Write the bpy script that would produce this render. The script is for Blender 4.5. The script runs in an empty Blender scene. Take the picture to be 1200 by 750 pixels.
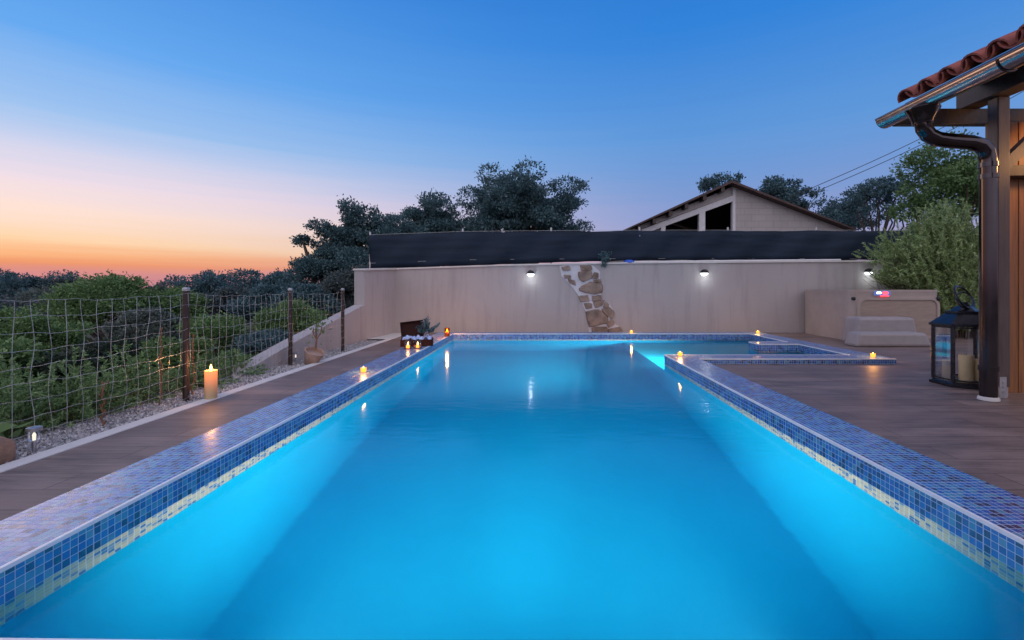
import bpy, math, random
import numpy as np
from mathutils import Vector, Matrix, Euler
R = math.radians
rnd = random.Random(7)
C = bpy.context.scene.collection
F, CX, CY, CH = 533.33, 631.0, 339.0, 0.90      # focal length in pixels, vanishing point and eye height read off the photograph

def at(x, y, Y):
    return Vector(((x - CX) / F * Y, Y, CH - (y - CY) / F * Y))

def on(x, y, z):
    return at(x, y, F * (CH - z) / (y - CY))

# ------------------------------------------------------------------ mesh helpers
class MB:
    def __init__(s):
        s.v, s.f, s.m = [], [], []
    def add(s, vs, fs, mi=0):
        b = len(s.v)
        s.v += [tuple(p) for p in vs]
        s.f += [tuple(b + i for i in f) for f in fs]
        s.m += [mi] * len(fs)
        return s
    def box(s, a, b, mi=0, M=None):
        x0, y0, z0 = a; x1, y1, z1 = b
        vs = [Vector(p) for p in ((x0,y0,z0),(x1,y0,z0),(x1,y1,z0),(x0,y1,z0),(x0,y0,z1),(x1,y0,z1),(x1,y1,z1),(x0,y1,z1))]
        if M is not None: vs = [M @ p for p in vs]
        return s.add(vs, [(0,3,2,1),(4,5,6,7),(0,1,5,4),(1,2,6,5),(2,3,7,6),(3,0,4,7)], mi)
    def prism(s, poly, d, mi=0):                 # polygon (3-D points) extruded by vector d
        n = len(poly); d = Vector(d)
        a = [Vector(p) for p in poly]; b = [p + d for p in a]
        return s.add(a + b, [tuple(range(n))[::-1], tuple(range(n, 2*n))] + [(i, (i+1) % n, n + (i+1) % n, n + i) for i in range(n)], mi)
    def tube(s, pts, r, k=8, cap=True, mi=0):
        pts = [Vector(p) for p in pts]; n = len(pts)
        rs = r if isinstance(r, (list, tuple)) else [r] * n
        vs, fs, up = [], [], None
        for i, p in enumerate(pts):
            t = (pts[min(i+1, n-1)] - pts[max(i-1, 0)]).normalized()
            if up is None:
                up = t.orthogonal().normalized()
            up = (up - t * up.dot(t))
            up = up.normalized() if up.length > 1e-6 else t.orthogonal().normalized()
            w = t.cross(up)
            for j in range(k):
                a = 2 * math.pi * j / k
                vs.append(p + (up * math.cos(a) + w * math.sin(a)) * rs[i])
        for i in range(n - 1):
            for j in range(k):
                fs.append((i*k + j, i*k + (j+1) % k, (i+1)*k + (j+1) % k, (i+1)*k + j))
        if cap:
            fs += [tuple(range(k))[::-1], tuple(range((n-1)*k, n*k))]
        return s.add(vs, fs, mi)
    def lathe(s, prof, c, k=24, mi=0, M=None):   # profile (r, z) round a vertical axis at c
        c = Vector(c); vs, fs = [], []
        for r, z in prof:
            for j in range(k):
                a = 2 * math.pi * (j + .5) / k
                p = Vector((r * math.cos(a), r * math.sin(a), z))
                vs.append((M @ p if M is not None else p) + c)
        n = len(prof)
        for i in range(n - 1):
            for j in range(k):
                fs.append((i*k + j, i*k + (j+1) % k, (i+1)*k + (j+1) % k, (i+1)*k + j))
        fs += [tuple(range(k))[::-1], tuple(range((n-1)*k, n*k))]
        return s.add(vs, fs, mi)
    def build(s, name, mats, parent=None, smooth=False, bevel=0, loc=None):
        me = bpy.data.meshes.new(name)
        me.from_pydata(s.v, [], s.f)
        for m in (mats if isinstance(mats, (list, tuple)) else [mats]): me.materials.append(m)
        me.polygons.foreach_set('material_index', s.m)
        me.polygons.foreach_set('use_smooth', [smooth] * len(s.f))
        me.update()
        o = bpy.data.objects.new(name, me); C.objects.link(o)
        if parent is not None: o.parent = parent
        if loc is not None: o.location = loc
        if smooth:
            try: me.set_sharp_from_angle(angle=R(40))
            except Exception: pass
        if bevel:
            b = o.modifiers.new('bevel', 'BEVEL'); b.width = bevel; b.segments = 2; b.limit_method = 'ANGLE'
        return o

def quads(name, V, mat, parent=None, tri=False):  # V: (n,4,3) array of leaf faces as one mesh
    n = len(V)
    me = bpy.data.meshes.new(name)
    me.vertices.add(n * 4); me.vertices.foreach_set('co', V.reshape(-1).astype(np.float32))
    me.loops.add(n * 4); me.loops.foreach_set('vertex_index', np.arange(n * 4, dtype=np.int32))
    me.polygons.add(n); me.polygons.foreach_set('loop_start', np.arange(0, n * 4, 4, dtype=np.int32))
    me.materials.append(mat); me.update(calc_edges=True); me.validate()
    o = bpy.data.objects.new(name, me); C.objects.link(o)
    if parent is not None: o.parent = parent
    return o

def empty(name, loc=(0, 0, 0), rz=0):
    o = bpy.data.objects.new(name, None); C.objects.link(o)
    o.location = loc; o.rotation_euler = (0, 0, rz); o.empty_display_size = .1
    return o

def tag(o, label=None, cat=None, group=None, kind=None):
    if label: o['label'] = label
    if cat: o['category'] = cat
    if group: o['group'] = group
    if kind: o['kind'] = kind
    return o

def copy_tree(o, parent=None):
    c = o.copy(); C.objects.link(c)
    if parent is not None: c.parent = parent
    for ch in [q for q in bpy.data.objects if q.parent == o]: copy_tree(ch, c)
    return c

# ------------------------------------------------------------------ materials
def srgb(r, g, b):
    return tuple((c / 255 / 12.92) if c <= 10 else ((c / 255 + .055) / 1.055) ** 2.4 for c in (r, g, b)) + (1,)

class NT:
    def __init__(s, tree): s.t = tree
    def n(s, typ, ins=None, **kw):
        nd = s.t.nodes.new(typ)
        for k, v in kw.items(): setattr(nd, k, v)
        for k, v in (ins or {}).items():
            if isinstance(v, bpy.types.NodeSocket): s.t.links.new(v, nd.inputs[k])
            else: nd.inputs[k].default_value = v
        return nd
    def m(s, op, a, b=0.0, c=None, clamp=False):
        nd = s.n('ShaderNodeMath', operation=op, use_clamp=clamp)
        for i, v in enumerate((a, b, c)):
            if v is None: continue
            if isinstance(v, bpy.types.NodeSocket): s.t.links.new(v, nd.inputs[i])
            else: nd.inputs[i].default_value = v
        return nd.outputs[0]
    def vm(s, op, a, b=None):
        nd = s.n('ShaderNodeVectorMath', operation=op)
        for i, v in enumerate((a, b)):
            if v is None: continue
            if isinstance(v, bpy.types.NodeSocket): s.t.links.new(v, nd.inputs[i])
            else: nd.inputs[i].default_value = v
        return nd.outputs['Value'] if op == 'DOT_PRODUCT' else nd.outputs[0]
    def mix(s, f, a, b):
        nd = s.n('ShaderNodeMix', data_type='RGBA')
        for i, v in ((0, f), (6, a), (7, b)):
            if isinstance(v, bpy.types.NodeSocket): s.t.links.new(v, nd.inputs[i])
            else: nd.inputs[i].default_value = v
        return nd.outputs[2]
    def ramp(s, f, stops, interp='LINEAR'):
        nd = s.n('ShaderNodeValToRGB', {0: f}); cr = nd.color_ramp; cr.interpolation = interp
        while len(cr.elements) > 1: cr.elements.remove(cr.elements[-1])
        cr.elements[0].position, cr.elements[0].color = stops[0]
        for p, c in stops[1:]:
            e = cr.elements.new(p); e.color = c
        return nd.outputs[0]
    def noise(s, vec, scale, detail=4, rough=.6):
        nd = s.n('ShaderNodeTexNoise', {'Scale': scale, 'Detail': detail, 'Roughness': rough})
        if vec is not None: s.t.links.new(vec, nd.inputs['Vector'])
        return nd.outputs[0]

def newmat(name):
    m = bpy.data.materials.new(name); m.use_nodes = True
    t = m.node_tree; t.nodes.clear()
    k = NT(t); out = k.n('ShaderNodeOutputMaterial')
    return m, k, out

def surf(k, out, sh):
    k.t.links.new(sh, out.inputs['Surface'])

def col(r, g, b): return (r, g, b, 1)

def plain(name, c, rough=.6, metal=0, var=.25, scale=8, bump=.15, bscale=60, spec=.5, stretch=None, coat=0):
    m, k, out = newmat(name)
    tc = k.n('ShaderNodeTexCoord').outputs['Object']
    if stretch: tc = k.vm('MULTIPLY', tc, stretch)
    n1 = k.noise(tc, scale, 6, .65)
    lo = tuple(x * (1 - var) for x in c[:3]) + (1,); hi = tuple(min(1, x * (1 + var)) for x in c[:3]) + (1,)
    cc = k.ramp(n1, [(.3, lo), (.7, hi)])
    b = k.n('ShaderNodeBump', {'Strength': bump, 'Distance': .01, 'Height': k.noise(tc, bscale, 4)})
    rr = k.m('MULTIPLY_ADD', n1, .25, rough - .12, True)
    p = k.n('ShaderNodeBsdfPrincipled', {'Base Color': cc, 'Roughness': rr, 'Metallic': metal, 'Normal': b.outputs[0], 'Specular IOR Level': spec, 'Coat Weight': coat})
    surf(k, out, p.outputs[0])
    return m

def emit(name, c, s, var=0.1):
    m, k, out = newmat(name)
    tc = k.n('ShaderNodeTexCoord').outputs['Object']
    st = k.m('MULTIPLY_ADD', k.noise(tc, 40, 2), s * var * 2, s * (1 - var))
    e = k.n('ShaderNodeEmission', {'Color': c, 'Strength': st})
    surf(k, out, e.outputs[0]); return m

def leafmat(name, stops, trans=.3, rough=.55):
    m, k, out = newmat(name)
    g = k.n('ShaderNodeNewGeometry')
    cc = k.ramp(g.outputs['Random Per Island'], [(i / (len(stops) - 1), c) for i, c in enumerate(stops)])
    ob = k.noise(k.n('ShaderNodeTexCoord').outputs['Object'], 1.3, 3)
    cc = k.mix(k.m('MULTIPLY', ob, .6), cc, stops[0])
    d = k.n('ShaderNodeBsdfPrincipled', {'Base Color': cc, 'Roughness': rough, 'Specular IOR Level': .35})
    t = k.n('ShaderNodeBsdfTranslucent', {'Color': cc})
    mx = k.n('ShaderNodeMixShader', {0: trans, 1: d.outputs[0], 2: t.outputs[0]})
    surf(k, out, mx.outputs[0]); return m

def glass(name, tint=(1, 1, 1, 1)):
    m, k, out = newmat(name)
    tc = k.n('ShaderNodeTexCoord').outputs['Object']
    fr = k.n('ShaderNodeFresnel', {'IOR': 1.5}).outputs[0]
    gl = k.n('ShaderNodeBsdfGlossy', {'Color': col(1, 1, 1), 'Roughness': k.m('MULTIPLY', k.noise(tc, 6), .03)})
    tr = k.n('ShaderNodeBsdfTransparent', {'Color': tint})
    mx = k.n('ShaderNodeMixShader', {0: k.m('MULTIPLY', fr, .7, None, True), 1: tr.outputs[0], 2: gl.outputs[0]})
    surf(k, out, mx.outputs[0]); return m

PITCH = .0295
def mosaic(name, blues, grout, rough):
    m, k, out = newmat(name)
    g = k.n('ShaderNodeNewGeometry'); P, Nn = g.outputs['Position'], g.outputs['True Normal']
    pp = k.n('ShaderNodeVectorMath', {1: (1 / PITCH,) * 3}, operation='MULTIPLY'); k.t.links.new(P, pp.inputs[0])
    sh = k.n('ShaderNodeVectorMath', {0: Nn, 1: (-.35,) * 3}, operation='MULTIPLY').outputs[0]
    q = k.vm('ADD', pp.outputs[0], sh)
    cell = k.vm('FLOOR', q)
    wn = k.n('ShaderNodeTexWhiteNoise', {'Vector': cell}, noise_dimensions='3D').outputs['Value']
    sx = k.n('ShaderNodeSeparateXYZ', {0: q}); sn = k.n('ShaderNodeSeparateXYZ', {0: Nn})
    mask = None
    for i in range(3):
        flat = k.m('LESS_THAN', k.m('ABSOLUTE', sn.outputs[i]), .5)
        for per, gw in ((1, .045), (12, .085)):
            fr = k.m('FRACT', k.m('DIVIDE', sx.outputs[i], per))
            e = k.m('GREATER_THAN', k.m('ABSOLUTE', k.m('SUBTRACT', fr, .5)), .5 - gw / per)
            e = k.m('MULTIPLY', e, flat)
            mask = e if mask is None else k.m('MAXIMUM', mask, e)
    st = [(i / len(blues), c) for i, c in enumerate(blues)]
    tile = k.ramp(wn, st, 'CONSTANT')
    tile = k.mix(k.m('MULTIPLY', k.noise(P, 90, 3), .25), tile, col(.02, .08, .2))
    cream = k.ramp(wn, [(0, col(.80, .62, .30)), (.22, col(.70, .56, .30)), (.42, col(.56, .48, .32)), (.58, col(.26, .33, .36)), (.72, col(.08, .17, .30)), (.88, col(.70, .57, .32))], 'CONSTANT')  # submerged rows and grout: yellow lamp glow put into the tile colour
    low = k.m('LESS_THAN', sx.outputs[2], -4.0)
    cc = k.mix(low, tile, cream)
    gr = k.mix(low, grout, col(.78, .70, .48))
    cc = k.mix(mask, cc, gr)
    # every tile of a hand-laid sheet leans a hair its own way
    wc = k.n('ShaderNodeTexWhiteNoise', {'Vector': cell}, noise_dimensions='3D').outputs['Color']
    tilt = k.n('ShaderNodeVectorMath', {0: wc, 1: (-.5,) * 3}, operation='ADD').outputs[0]
    tilt = k.n('ShaderNodeVectorMath', {0: tilt, 1: (.022,) * 3}, operation='MULTIPLY').outputs[0]
    nn = k.vm('NORMALIZE', k.vm('ADD', Nn, tilt))
    b = k.n('ShaderNodeBump', {'Strength': .5, 'Distance': .002, 'Height': k.m('SUBTRACT', 1, mask), 'Normal': nn})
    p = k.n('ShaderNodeBsdfPrincipled', {'Base Color': cc, 'Roughness': k.m('MULTIPLY_ADD', mask, .4, rough), 'Normal': b.outputs[0], 'IOR': 2.35})
    surf(k, out, p.outputs[0]); return m

BL = [col(.006, .030, .16), col(.010, .075, .32), col(.016, .13, .46), col(.022, .17, .48), col(.045, .24, .44), col(.010, .09, .42), col(.08, .27, .42), col(.004, .014, .09), col(.018, .14, .44)]
M = {}
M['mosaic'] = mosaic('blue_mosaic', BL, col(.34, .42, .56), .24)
M['trim'] = plain('pale_edge_trim', col(.72, .74, .76), .35, var=.1)
def deckmat():
    m, k, out = newmat('wood_look_tiles')
    P = k.n('ShaderNodeNewGeometry').outputs['Position']
    br = k.n('ShaderNodeTexBrick', {'Vector': P, 'Scale': 1.0, 'Color1': col(0, 0, 0), 'Color2': col(1, 1, 1), 'Mortar': col(.5, .5, .5), 'Mortar Size': .0025, 'Brick Width': 1.2, 'Row Height': .2, 'Bias': 0.0}, offset=.37)
    grain = k.noise(k.vm('MULTIPLY', P, (1.6, 26, 1)), 1.5, 8, .7)
    big = k.noise(k.vm('MULTIPLY', P, (1.0, 2.4, 1)), 1.7, 7, .68)
    base = k.ramp(grain, [(.28, col(.068, .050, .045)), (.5, col(.150, .110, .095)), (.72, col(.28, .21, .18))])
    base = k.mix(k.ramp(big, [(.38, col(0, 0, 0)), (.64, col(.85, .85, .85))]), base, col(.285, .21, .18))
    cc = k.mix(k.m('MULTIPLY', br.outputs['Color'], .45), base, col(.10, .068, .06))
    cc = k.mix(br.outputs['Fac'], cc, col(.035, .028, .026))
    h = k.m('SUBTRACT', k.m('MULTIPLY', grain, .5), br.outputs['Fac'])
    b = k.n('ShaderNodeBump', {'Strength': .35, 'Distance': .004, 'Height': h})
    p = k.n('ShaderNodeBsdfPrincipled', {'Base Color': cc, 'Roughness': k.m('MULTIPLY_ADD', big, .3, .36), 'Normal': b.outputs[0], 'Specular IOR Level': .3})
    surf(k, out, p.outputs[0]); return m
M['deck'] = deckmat()
def plaster(name, c, dark):
    m, k, out = newmat(name)
    P = k.n('ShaderNodeNewGeometry').outputs['Position']
    n1 = k.noise(P, .9, 6, .6); n2 = k.noise(k.vm('MULTIPLY', P, (3.5, 3.5, .35)), 1.6, 5, .65); n3 = k.noise(P, 45, 4)
    cc = k.mix(k.m('MULTIPLY', n1, .5), c, dark)
    st = k.ramp(n2, [(.5, col(0, 0, 0)), (.75, col(1, 1, 1))])
    cc = k.mix(k.m('MULTIPLY', st, .7), cc, dark)
    b = k.n('ShaderNodeBump', {'Strength': .35, 'Distance': .006, 'Height': k.m('ADD', n3, k.m('MULTIPLY', n1, 2))})
    p = k.n('ShaderNodeBsdfPrincipled', {'Base Color': cc, 'Roughness': .85, 'Normal': b.outputs[0], 'Specular IOR Level': .25})
    surf(k, out, p.outputs[0]); return m
M['wall'] = plaster('grey_beige_render', col(.43, .405, .395), col(.27, .255, .255))
M['house_wall'] = plaster('pale_house_render', col(.50, .47, .45), col(.38, .355, .345))
nt_ = M['house_wall'].node_tree; k_ = NT(nt_)
pr_ = [n for n in nt_.nodes if n.type == 'BSDF_PRINCIPLED'][0]; src_ = pr_.inputs['Base Color'].links[0].from_socket
pv_ = k_.n('ShaderNodeSeparateXYZ', {0: k_.n('ShaderNodeNewGeometry').outputs['Position']})
xy_ = k_.n('ShaderNodeCombineXYZ', {0: pv_.outputs[0], 1: pv_.outputs[2]}).outputs[0]
bk_ = k_.n('ShaderNodeTexBrick', {'Vector': xy_, 'Scale': 1.0, 'Mortar Size': .012, 'Brick Width': .5, 'Row Height': .22, 'Color1': col(.3, .3, .3), 'Color2': col(.7, .7, .7)})
c1_ = k_.mix(k_.m('MULTIPLY', bk_.outputs['Color'], .35), src_, col(.26, .23, .22))
nt_.links.new(k_.mix(k_.m('MULTIPLY', bk_.outputs['Fac'], .45), c1_, col(.22, .20, .19)), pr_.inputs['Base Color'])
M['concrete'] = plaster('kerb_concrete', col(.62, .61, .58), col(.50, .49, .46))
M['mortar'] = plain('white_mortar', col(.54, .54, .56), .85, var=.12)
M['stone'] = plain('brown_flagstone', col(.22, .165, .13), .75, var=.5, scale=5, bump=.6, bscale=25)
M['white'] = plain('white_painted_wood', col(.62, .62, .62), .6, var=.12)
M['dark'] = plain('dark_wood', col(.045, .03, .024), .5, var=.4, stretch=(3, 3, .6))
M['soffit'] = plain('soffit_wood', col(.07, .045, .032), .55, var=.4, stretch=(1, 6, 6), scale=4)
M['post_wood'] = plain('brown_stained_wood', col(.09, .062, .055), .45, var=.35, scale=5, stretch=(8, 8, .7))
M['plank'] = plain('orange_planks', col(.26, .105, .03), .5, var=.4, scale=3, stretch=(9, 9, .5))
M['copper'] = plain('brown_coated_metal', col(.07, .06, .062), .14, metal=.95, var=.1, bump=0)
M['gutter'] = plain('coppery_gutter_metal', col(.36, .32, .31), .2, metal=.9, var=.15, bump=0)
M['zinc'] = plain('zinc', col(.45, .46, .48), .35, metal=.9, var=.2)
M['roof'] = plain('terracotta_tiles', col(.24, .06, .042), .75, var=.45, scale=7)
M['house_roof'] = plain('weathered_brown_tiles', col(.085, .055, .05), .8, var=.4)
M['steel_brown'] = plain('brown_fence_steel', col(.045, .03, .026), .45, metal=.3, var=.3)
M['wire'] = plain('galvanised_wire', col(.42, .44, .44), .4, metal=.55, var=.25)
def clothmat():
    m, k, out = newmat('dark_shade_cloth')
    P = k.n('ShaderNodeNewGeometry').outputs['Position']
    w = k.m('MULTIPLY', k.m('SINE', k.m('MULTIPLY', k.n('ShaderNodeSeparateXYZ', {0: P}).outputs[0], 240)), .5)
    n = k.noise(k.vm('MULTIPLY', P, (.5, 1, 5)), 1.5, 5)
    cc = k.ramp(n, [(.3, col(.007, .015, .028)), (.7, col(.016, .030, .052))])
    b = k.n('ShaderNodeBump', {'Strength': .2, 'Distance': .003, 'Height': w})
    p = k.n('ShaderNodeBsdfPrincipled', {'Base Color': cc, 'Roughness': .75, 'Normal': b.outputs[0], 'Specular IOR Level': .25})
    surf(k, out, p.outputs[0]); return m
M['cloth'] = clothmat()
M['tub'] = plain('beige_tub_cabinet', col(.40, .335, .29), .55, var=.1, scale=3, bump=.05)
M['tub_panel'] = plain('beige_tub_panel', col(.34, .265, .215), .6, var=.15, scale=4, stretch=(1, 1, 6))
M['step'] = plain('grey_beige_plastic', col(.31, .285, .28), .5, var=.1)
M['black'] = plain('black_metal', col(.018, .018, .022), .35, metal=.4, var=.3)
M['lantern'] = plain('lantern_black_metal', col(.03, .03, .036), .25, metal=.6, var=.3)
M['glass'] = glass('clear_glass')
M['amberglass'] = glass('amber_glass', col(1, .62, .25))
M['wax'] = plain('cream_wax', col(.80, .66, .38), .5, var=.08)
def litwax():
    m, k, out = newmat('lit_wax')
    z = k.n('ShaderNodeSeparateXYZ', {0: k.n('ShaderNodeTexCoord').outputs['Object']}).outputs[2]
    g = k.m('POWER', k.m('DIVIDE', z, .25, None, True), 2.2)
    p = k.n('ShaderNodeBsdfPrincipled', {'Base Color': col(.58, .45, .25), 'Roughness': .5, 'Emission Color': col(1, .17, .002), 'Emission Strength': k.m('MULTIPLY_ADD', g, 1.5, .015)})
    surf(k, out, p.outputs[0]); return m
M['litwax'] = litwax()
M['flame'] = emit('flame', col(1, .50, .13), 14)
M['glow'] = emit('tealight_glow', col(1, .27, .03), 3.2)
M['amber'] = emit('lamp_amber', col(1, .50, .16), 9)
M['lampwhite'] = emit('solar_lamp_white', col(.92, .96, 1), 3.5)
M['poollens'] = emit('pool_lens', col(.35, .85, 1), 3)
M['redled'] = emit('red_led', col(1, .04, .05), 5)
M['whiteled'] = emit('white_led', col(.8, .85, 1), 5)
M['dimled'] = emit('dim_led', col(1, .9, .75), 1.1)
M['blueled'] = emit('blue_screen', col(.15, .22, .6), .8)
M['leather'] = plain('dark_brown_leather', col(.030, .008, .006), .7, var=.3, spec=.2)
M['linen'] = plain('blue_white_linen', col(.38, .50, .78), .8, var=.3, scale=20)
M['terracotta'] = plain('pale_terracotta', col(.40, .28, .22), .8, var=.25)
M['rock'] = plain('red_brown_rock', col(.30, .18, .12), .85, var=.4, scale=6, bump=.8, bscale=20)
M['bark'] = plain('bark', col(.085, .065, .05), .9, var=.4, bump=.6, bscale=20)
M['twig'] = plain('dry_twig', col(.18, .09, .05), .8, var=.4)
M['cable'] = plain('black_cable', col(.02, .02, .024), .5, var=.2)
M['blue_plastic'] = plain('blue_plastic', col(.02, .10, .55), .4, var=.2)
M['soil'] = plain('forest_soil', col(.045, .045, .028), .95, var=.5, scale=2, bump=.8, bscale=12)
M['gravelbase'] = plain('gravel_bed', col(.30, .28, .27), .95, var=.5, scale=70, bump=1, bscale=90)
def pebblemat():
    m, k, out = newmat('pale_pebbles')
    g = k.n('ShaderNodeNewGeometry')
    cc = k.ramp(g.outputs['Random Per Island'], [(0, col(.17, .17, .18)), (.3, col(.30, .30, .31)), (.7, col(.44, .43, .44)), (1, col(.62, .62, .62))])
    p = k.n('ShaderNodeBsdfPrincipled', {'Base Color': cc, 'Roughness': .85})
    surf(k, out, p.outputs[0]); return m
M['pebble'] = pebblemat()
def linermat():
    m, k, out = newmat('pale_blue_liner')
    P = k.n('ShaderNodeNewGeometry').outputs['Position']
    n = k.noise(P, .8, 4)
    cc = k.ramp(n, [(.3, col(.004, .46, .63)), (.7, col(.007, .53, .69))])
    p = k.n('ShaderNodeBsdfPrincipled', {'Base Color': cc, 'Roughness': .6, 'Specular IOR Level': 0.0})
    surf(k, out, p.outputs[0]); return m
M['liner'] = linermat()
def watermat():
    m, k, out = newmat('pool_water')
    P = k.n('ShaderNodeNewGeometry').outputs['Position']
    w = k.m('ADD', k.noise(k.vm('MULTIPLY', P, (1, .8, 1)), 2.2, 3, .5), k.m('MULTIPLY', k.noise(k.vm('MULTIPLY', P, (.45, 1.5, 1)), 11, 3, .5), .34))
    b = k.n('ShaderNodeBump', {'Strength': .10, 'Distance': .05, 'Height': w}).outputs[0]
    b2 = k.n('ShaderNodeBump', {'Strength': .11, 'Distance': .05, 'Height': w}).outputs[0]
    fr = k.n('ShaderNodeFresnel', {'IOR': 1.33, 'Normal': b}).outputs[0]
    gl = k.n('ShaderNodeBsdfGlossy', {'Color': col(.46, .54, .62), 'Roughness': .09, 'Normal': b})
    rf = k.n('ShaderNodeBsdfRefraction', {'Color': col(.98, 1, 1), 'Roughness': .15, 'IOR': 1.33, 'Normal': b2})
    mx = k.n('ShaderNodeMixShader', {0: fr, 1: rf.outputs[0], 2: gl.outputs[0]})
    surf(k, out, mx.outputs[0])
    va = k.n('ShaderNodeVolumeAbsorption', {'Color': col(.62, .79, .975), 'Density': .40})
    vs_ = k.n('ShaderNodeVolumeScatter', {'Color': col(.03, .58, .97), 'Density': .04, 'Anisotropy': .35})
    k.t.links.new(k.n('ShaderNodeAddShader', {0: va.outputs[0], 1: vs_.outputs[0]}).outputs[0], out.inputs['Volume'])
    return m
M['water'] = watermat()
# foliage
M['l_dark'] = leafmat('leaf_dark', [col(.045, .10, .105), col(.095, .185, .20), col(.19, .31, .33)])
M['l_shade'] = leafmat('leaf_shade', [col(.018, .034, .022), col(.035, .06, .035), col(.06, .09, .05)])  # shadow of the gaps behind the plants put into the leaf colour
M['l_far'] = leafmat('leaf_blue_grey', [col(.06, .085, .085), col(.10, .135, .13), col(.15, .19, .18)])  # distance haze put into the leaf colour as a blue-grey tint
M['l_olive'] = leafmat('leaf_silver', [col(.08, .11, .09), col(.14, .18, .15), col(.22, .26, .22)])
M['l_green'] = leafmat('leaf_green', [col(.085, .16, .055), col(.16, .28, .10), col(.27, .41, .16)])
M['l_fern'] = leafmat('leaf_fern', [col(.11, .21, .08), col(.21, .35, .14), col(.34, .47, .22)])
M['l_shrub'] = leafmat('leaf_pale_shrub', [col(.21, .31, .12), col(.37, .49, .20), col(.56, .68, .34)])
M['l_grass'] = leafmat('leaf_weeds', [col(.07, .11, .04), col(.14, .18, .07), col(.26, .24, .12)])

# ------------------------------------------------------------------ plants
def leaf_faces(rg, P, D, L, W, jitter=.6):
    n = len(P)
    a = D + rg.normal(0, jitter, (n, 3)); a /= np.linalg.norm(a, axis=1, keepdims=True) + 1e-9
    b = np.cross(a, rg.normal(0, 1, (n, 3))); b /= np.linalg.norm(b, axis=1, keepdims=True) + 1e-9
    l = (L * rg.uniform(.6, 1.35, n))[:, None]; w = (W * rg.uniform(.6, 1.35, n))[:, None]
    nn = np.cross(a, b) * l * .12
    return np.stack([P - a * l * .5, P + b * w * .5 + nn, P + a * l * .5, P - b * w * .5 + nn], axis=1)

def crown_clumps(rg, c, r, n, smin, smax, flat=.8):
    out = []
    for i in range(n):
        d = rg.normal(0, 1, 3); d /= np.linalg.norm(d)
        if d[2] < -.55: d[2] *= -.5
        q = c + d * r * rg.uniform(.35, .86)
        s = rg.uniform(smin, smax) * min(r)
        out.append((q, np.array([s * rg.uniform(.9, 1.4), s * rg.uniform(.9, 1.4), s * rg.uniform(.55, .95) * flat])))
    return out

def crown_leaves(rg, clumps, n, L, W, sprigs=.12):
    vol = np.array([k[1][0] * k[1][1] for k in clumps]); vol /= vol.sum()
    P, D = [], []
    for (c, r), f in zip(clumps, vol):
        m = max(8, int(n * f))
        d = rg.normal(0, 1, (m, 3)); d /= np.linalg.norm(d, axis=1, keepdims=True)
        rad = rg.uniform(.45, 1.0, m) ** .6
        loose = rg.random(m) < sprigs
        rad[loose] *= rg.uniform(1.0, 1.45, loose.sum())
        # leaves gather along twigs: snap directions to a limited set with scatter
        k = max(6, m // 22)
        tw = rg.normal(0, 1, (k, 3)); tw /= np.linalg.norm(tw, axis=1, keepdims=True)
        pick = tw[rg.integers(0, k, m)]
        d = d * .45 + pick; d /= np.linalg.norm(d, axis=1, keepdims=True)
        P.append(c + d * r * rad[:, None] + rg.normal(0, L * .5, (m, 3))); D.append(d + np.array([0, 0, .25]))
    return leaf_faces(rg, np.concatenate(P), np.concatenate(D), L, W)

def tree(name, label, cat, group, base, cc, cr, ncl, nleaf, L, mat, seed, tr=.15, smin=.22, smax=.42, W=None, sprigs=.12):
    rg = np.random.default_rng(seed); base = np.array(base, float); cc = np.array(cc, float); cr = np.array(cr, float)
    root = empty(name, tuple(base)); tag(root, label, cat, group)
    cl = crown_clumps(rg, cc - base, cr, ncl, smin, smax)
    V = crown_leaves(rg, cl, nleaf, L, W or L * .55, sprigs)
    quads('crown', V, mat, root)
    mb = MB(); h = cc[2] - base[2]
    off = cc - base
    fork = Vector((off[0] * .6, off[1] * .6, h * .55))
    mid = Vector((off[0] * .2 + rg.normal(0, .05) * h, off[1] * .2, h * .28))
    mb.tube([(0, 0, -.3), mid, fork], [tr * 1.25, tr, tr * .8], 8)
    for c, r in cl[:min(len(cl), 12)]:
        e = Vector(c); q = fork.lerp(e, .5) + Vector(rg.normal(0, .06, 3)) * h
        mb.tube([fork - Vector((0, 0, tr)), q, e], [tr * .6, tr * .35, tr * .08], 6)
    mb.build('trunk', M['bark'], root, smooth=True)
    return root

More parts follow.
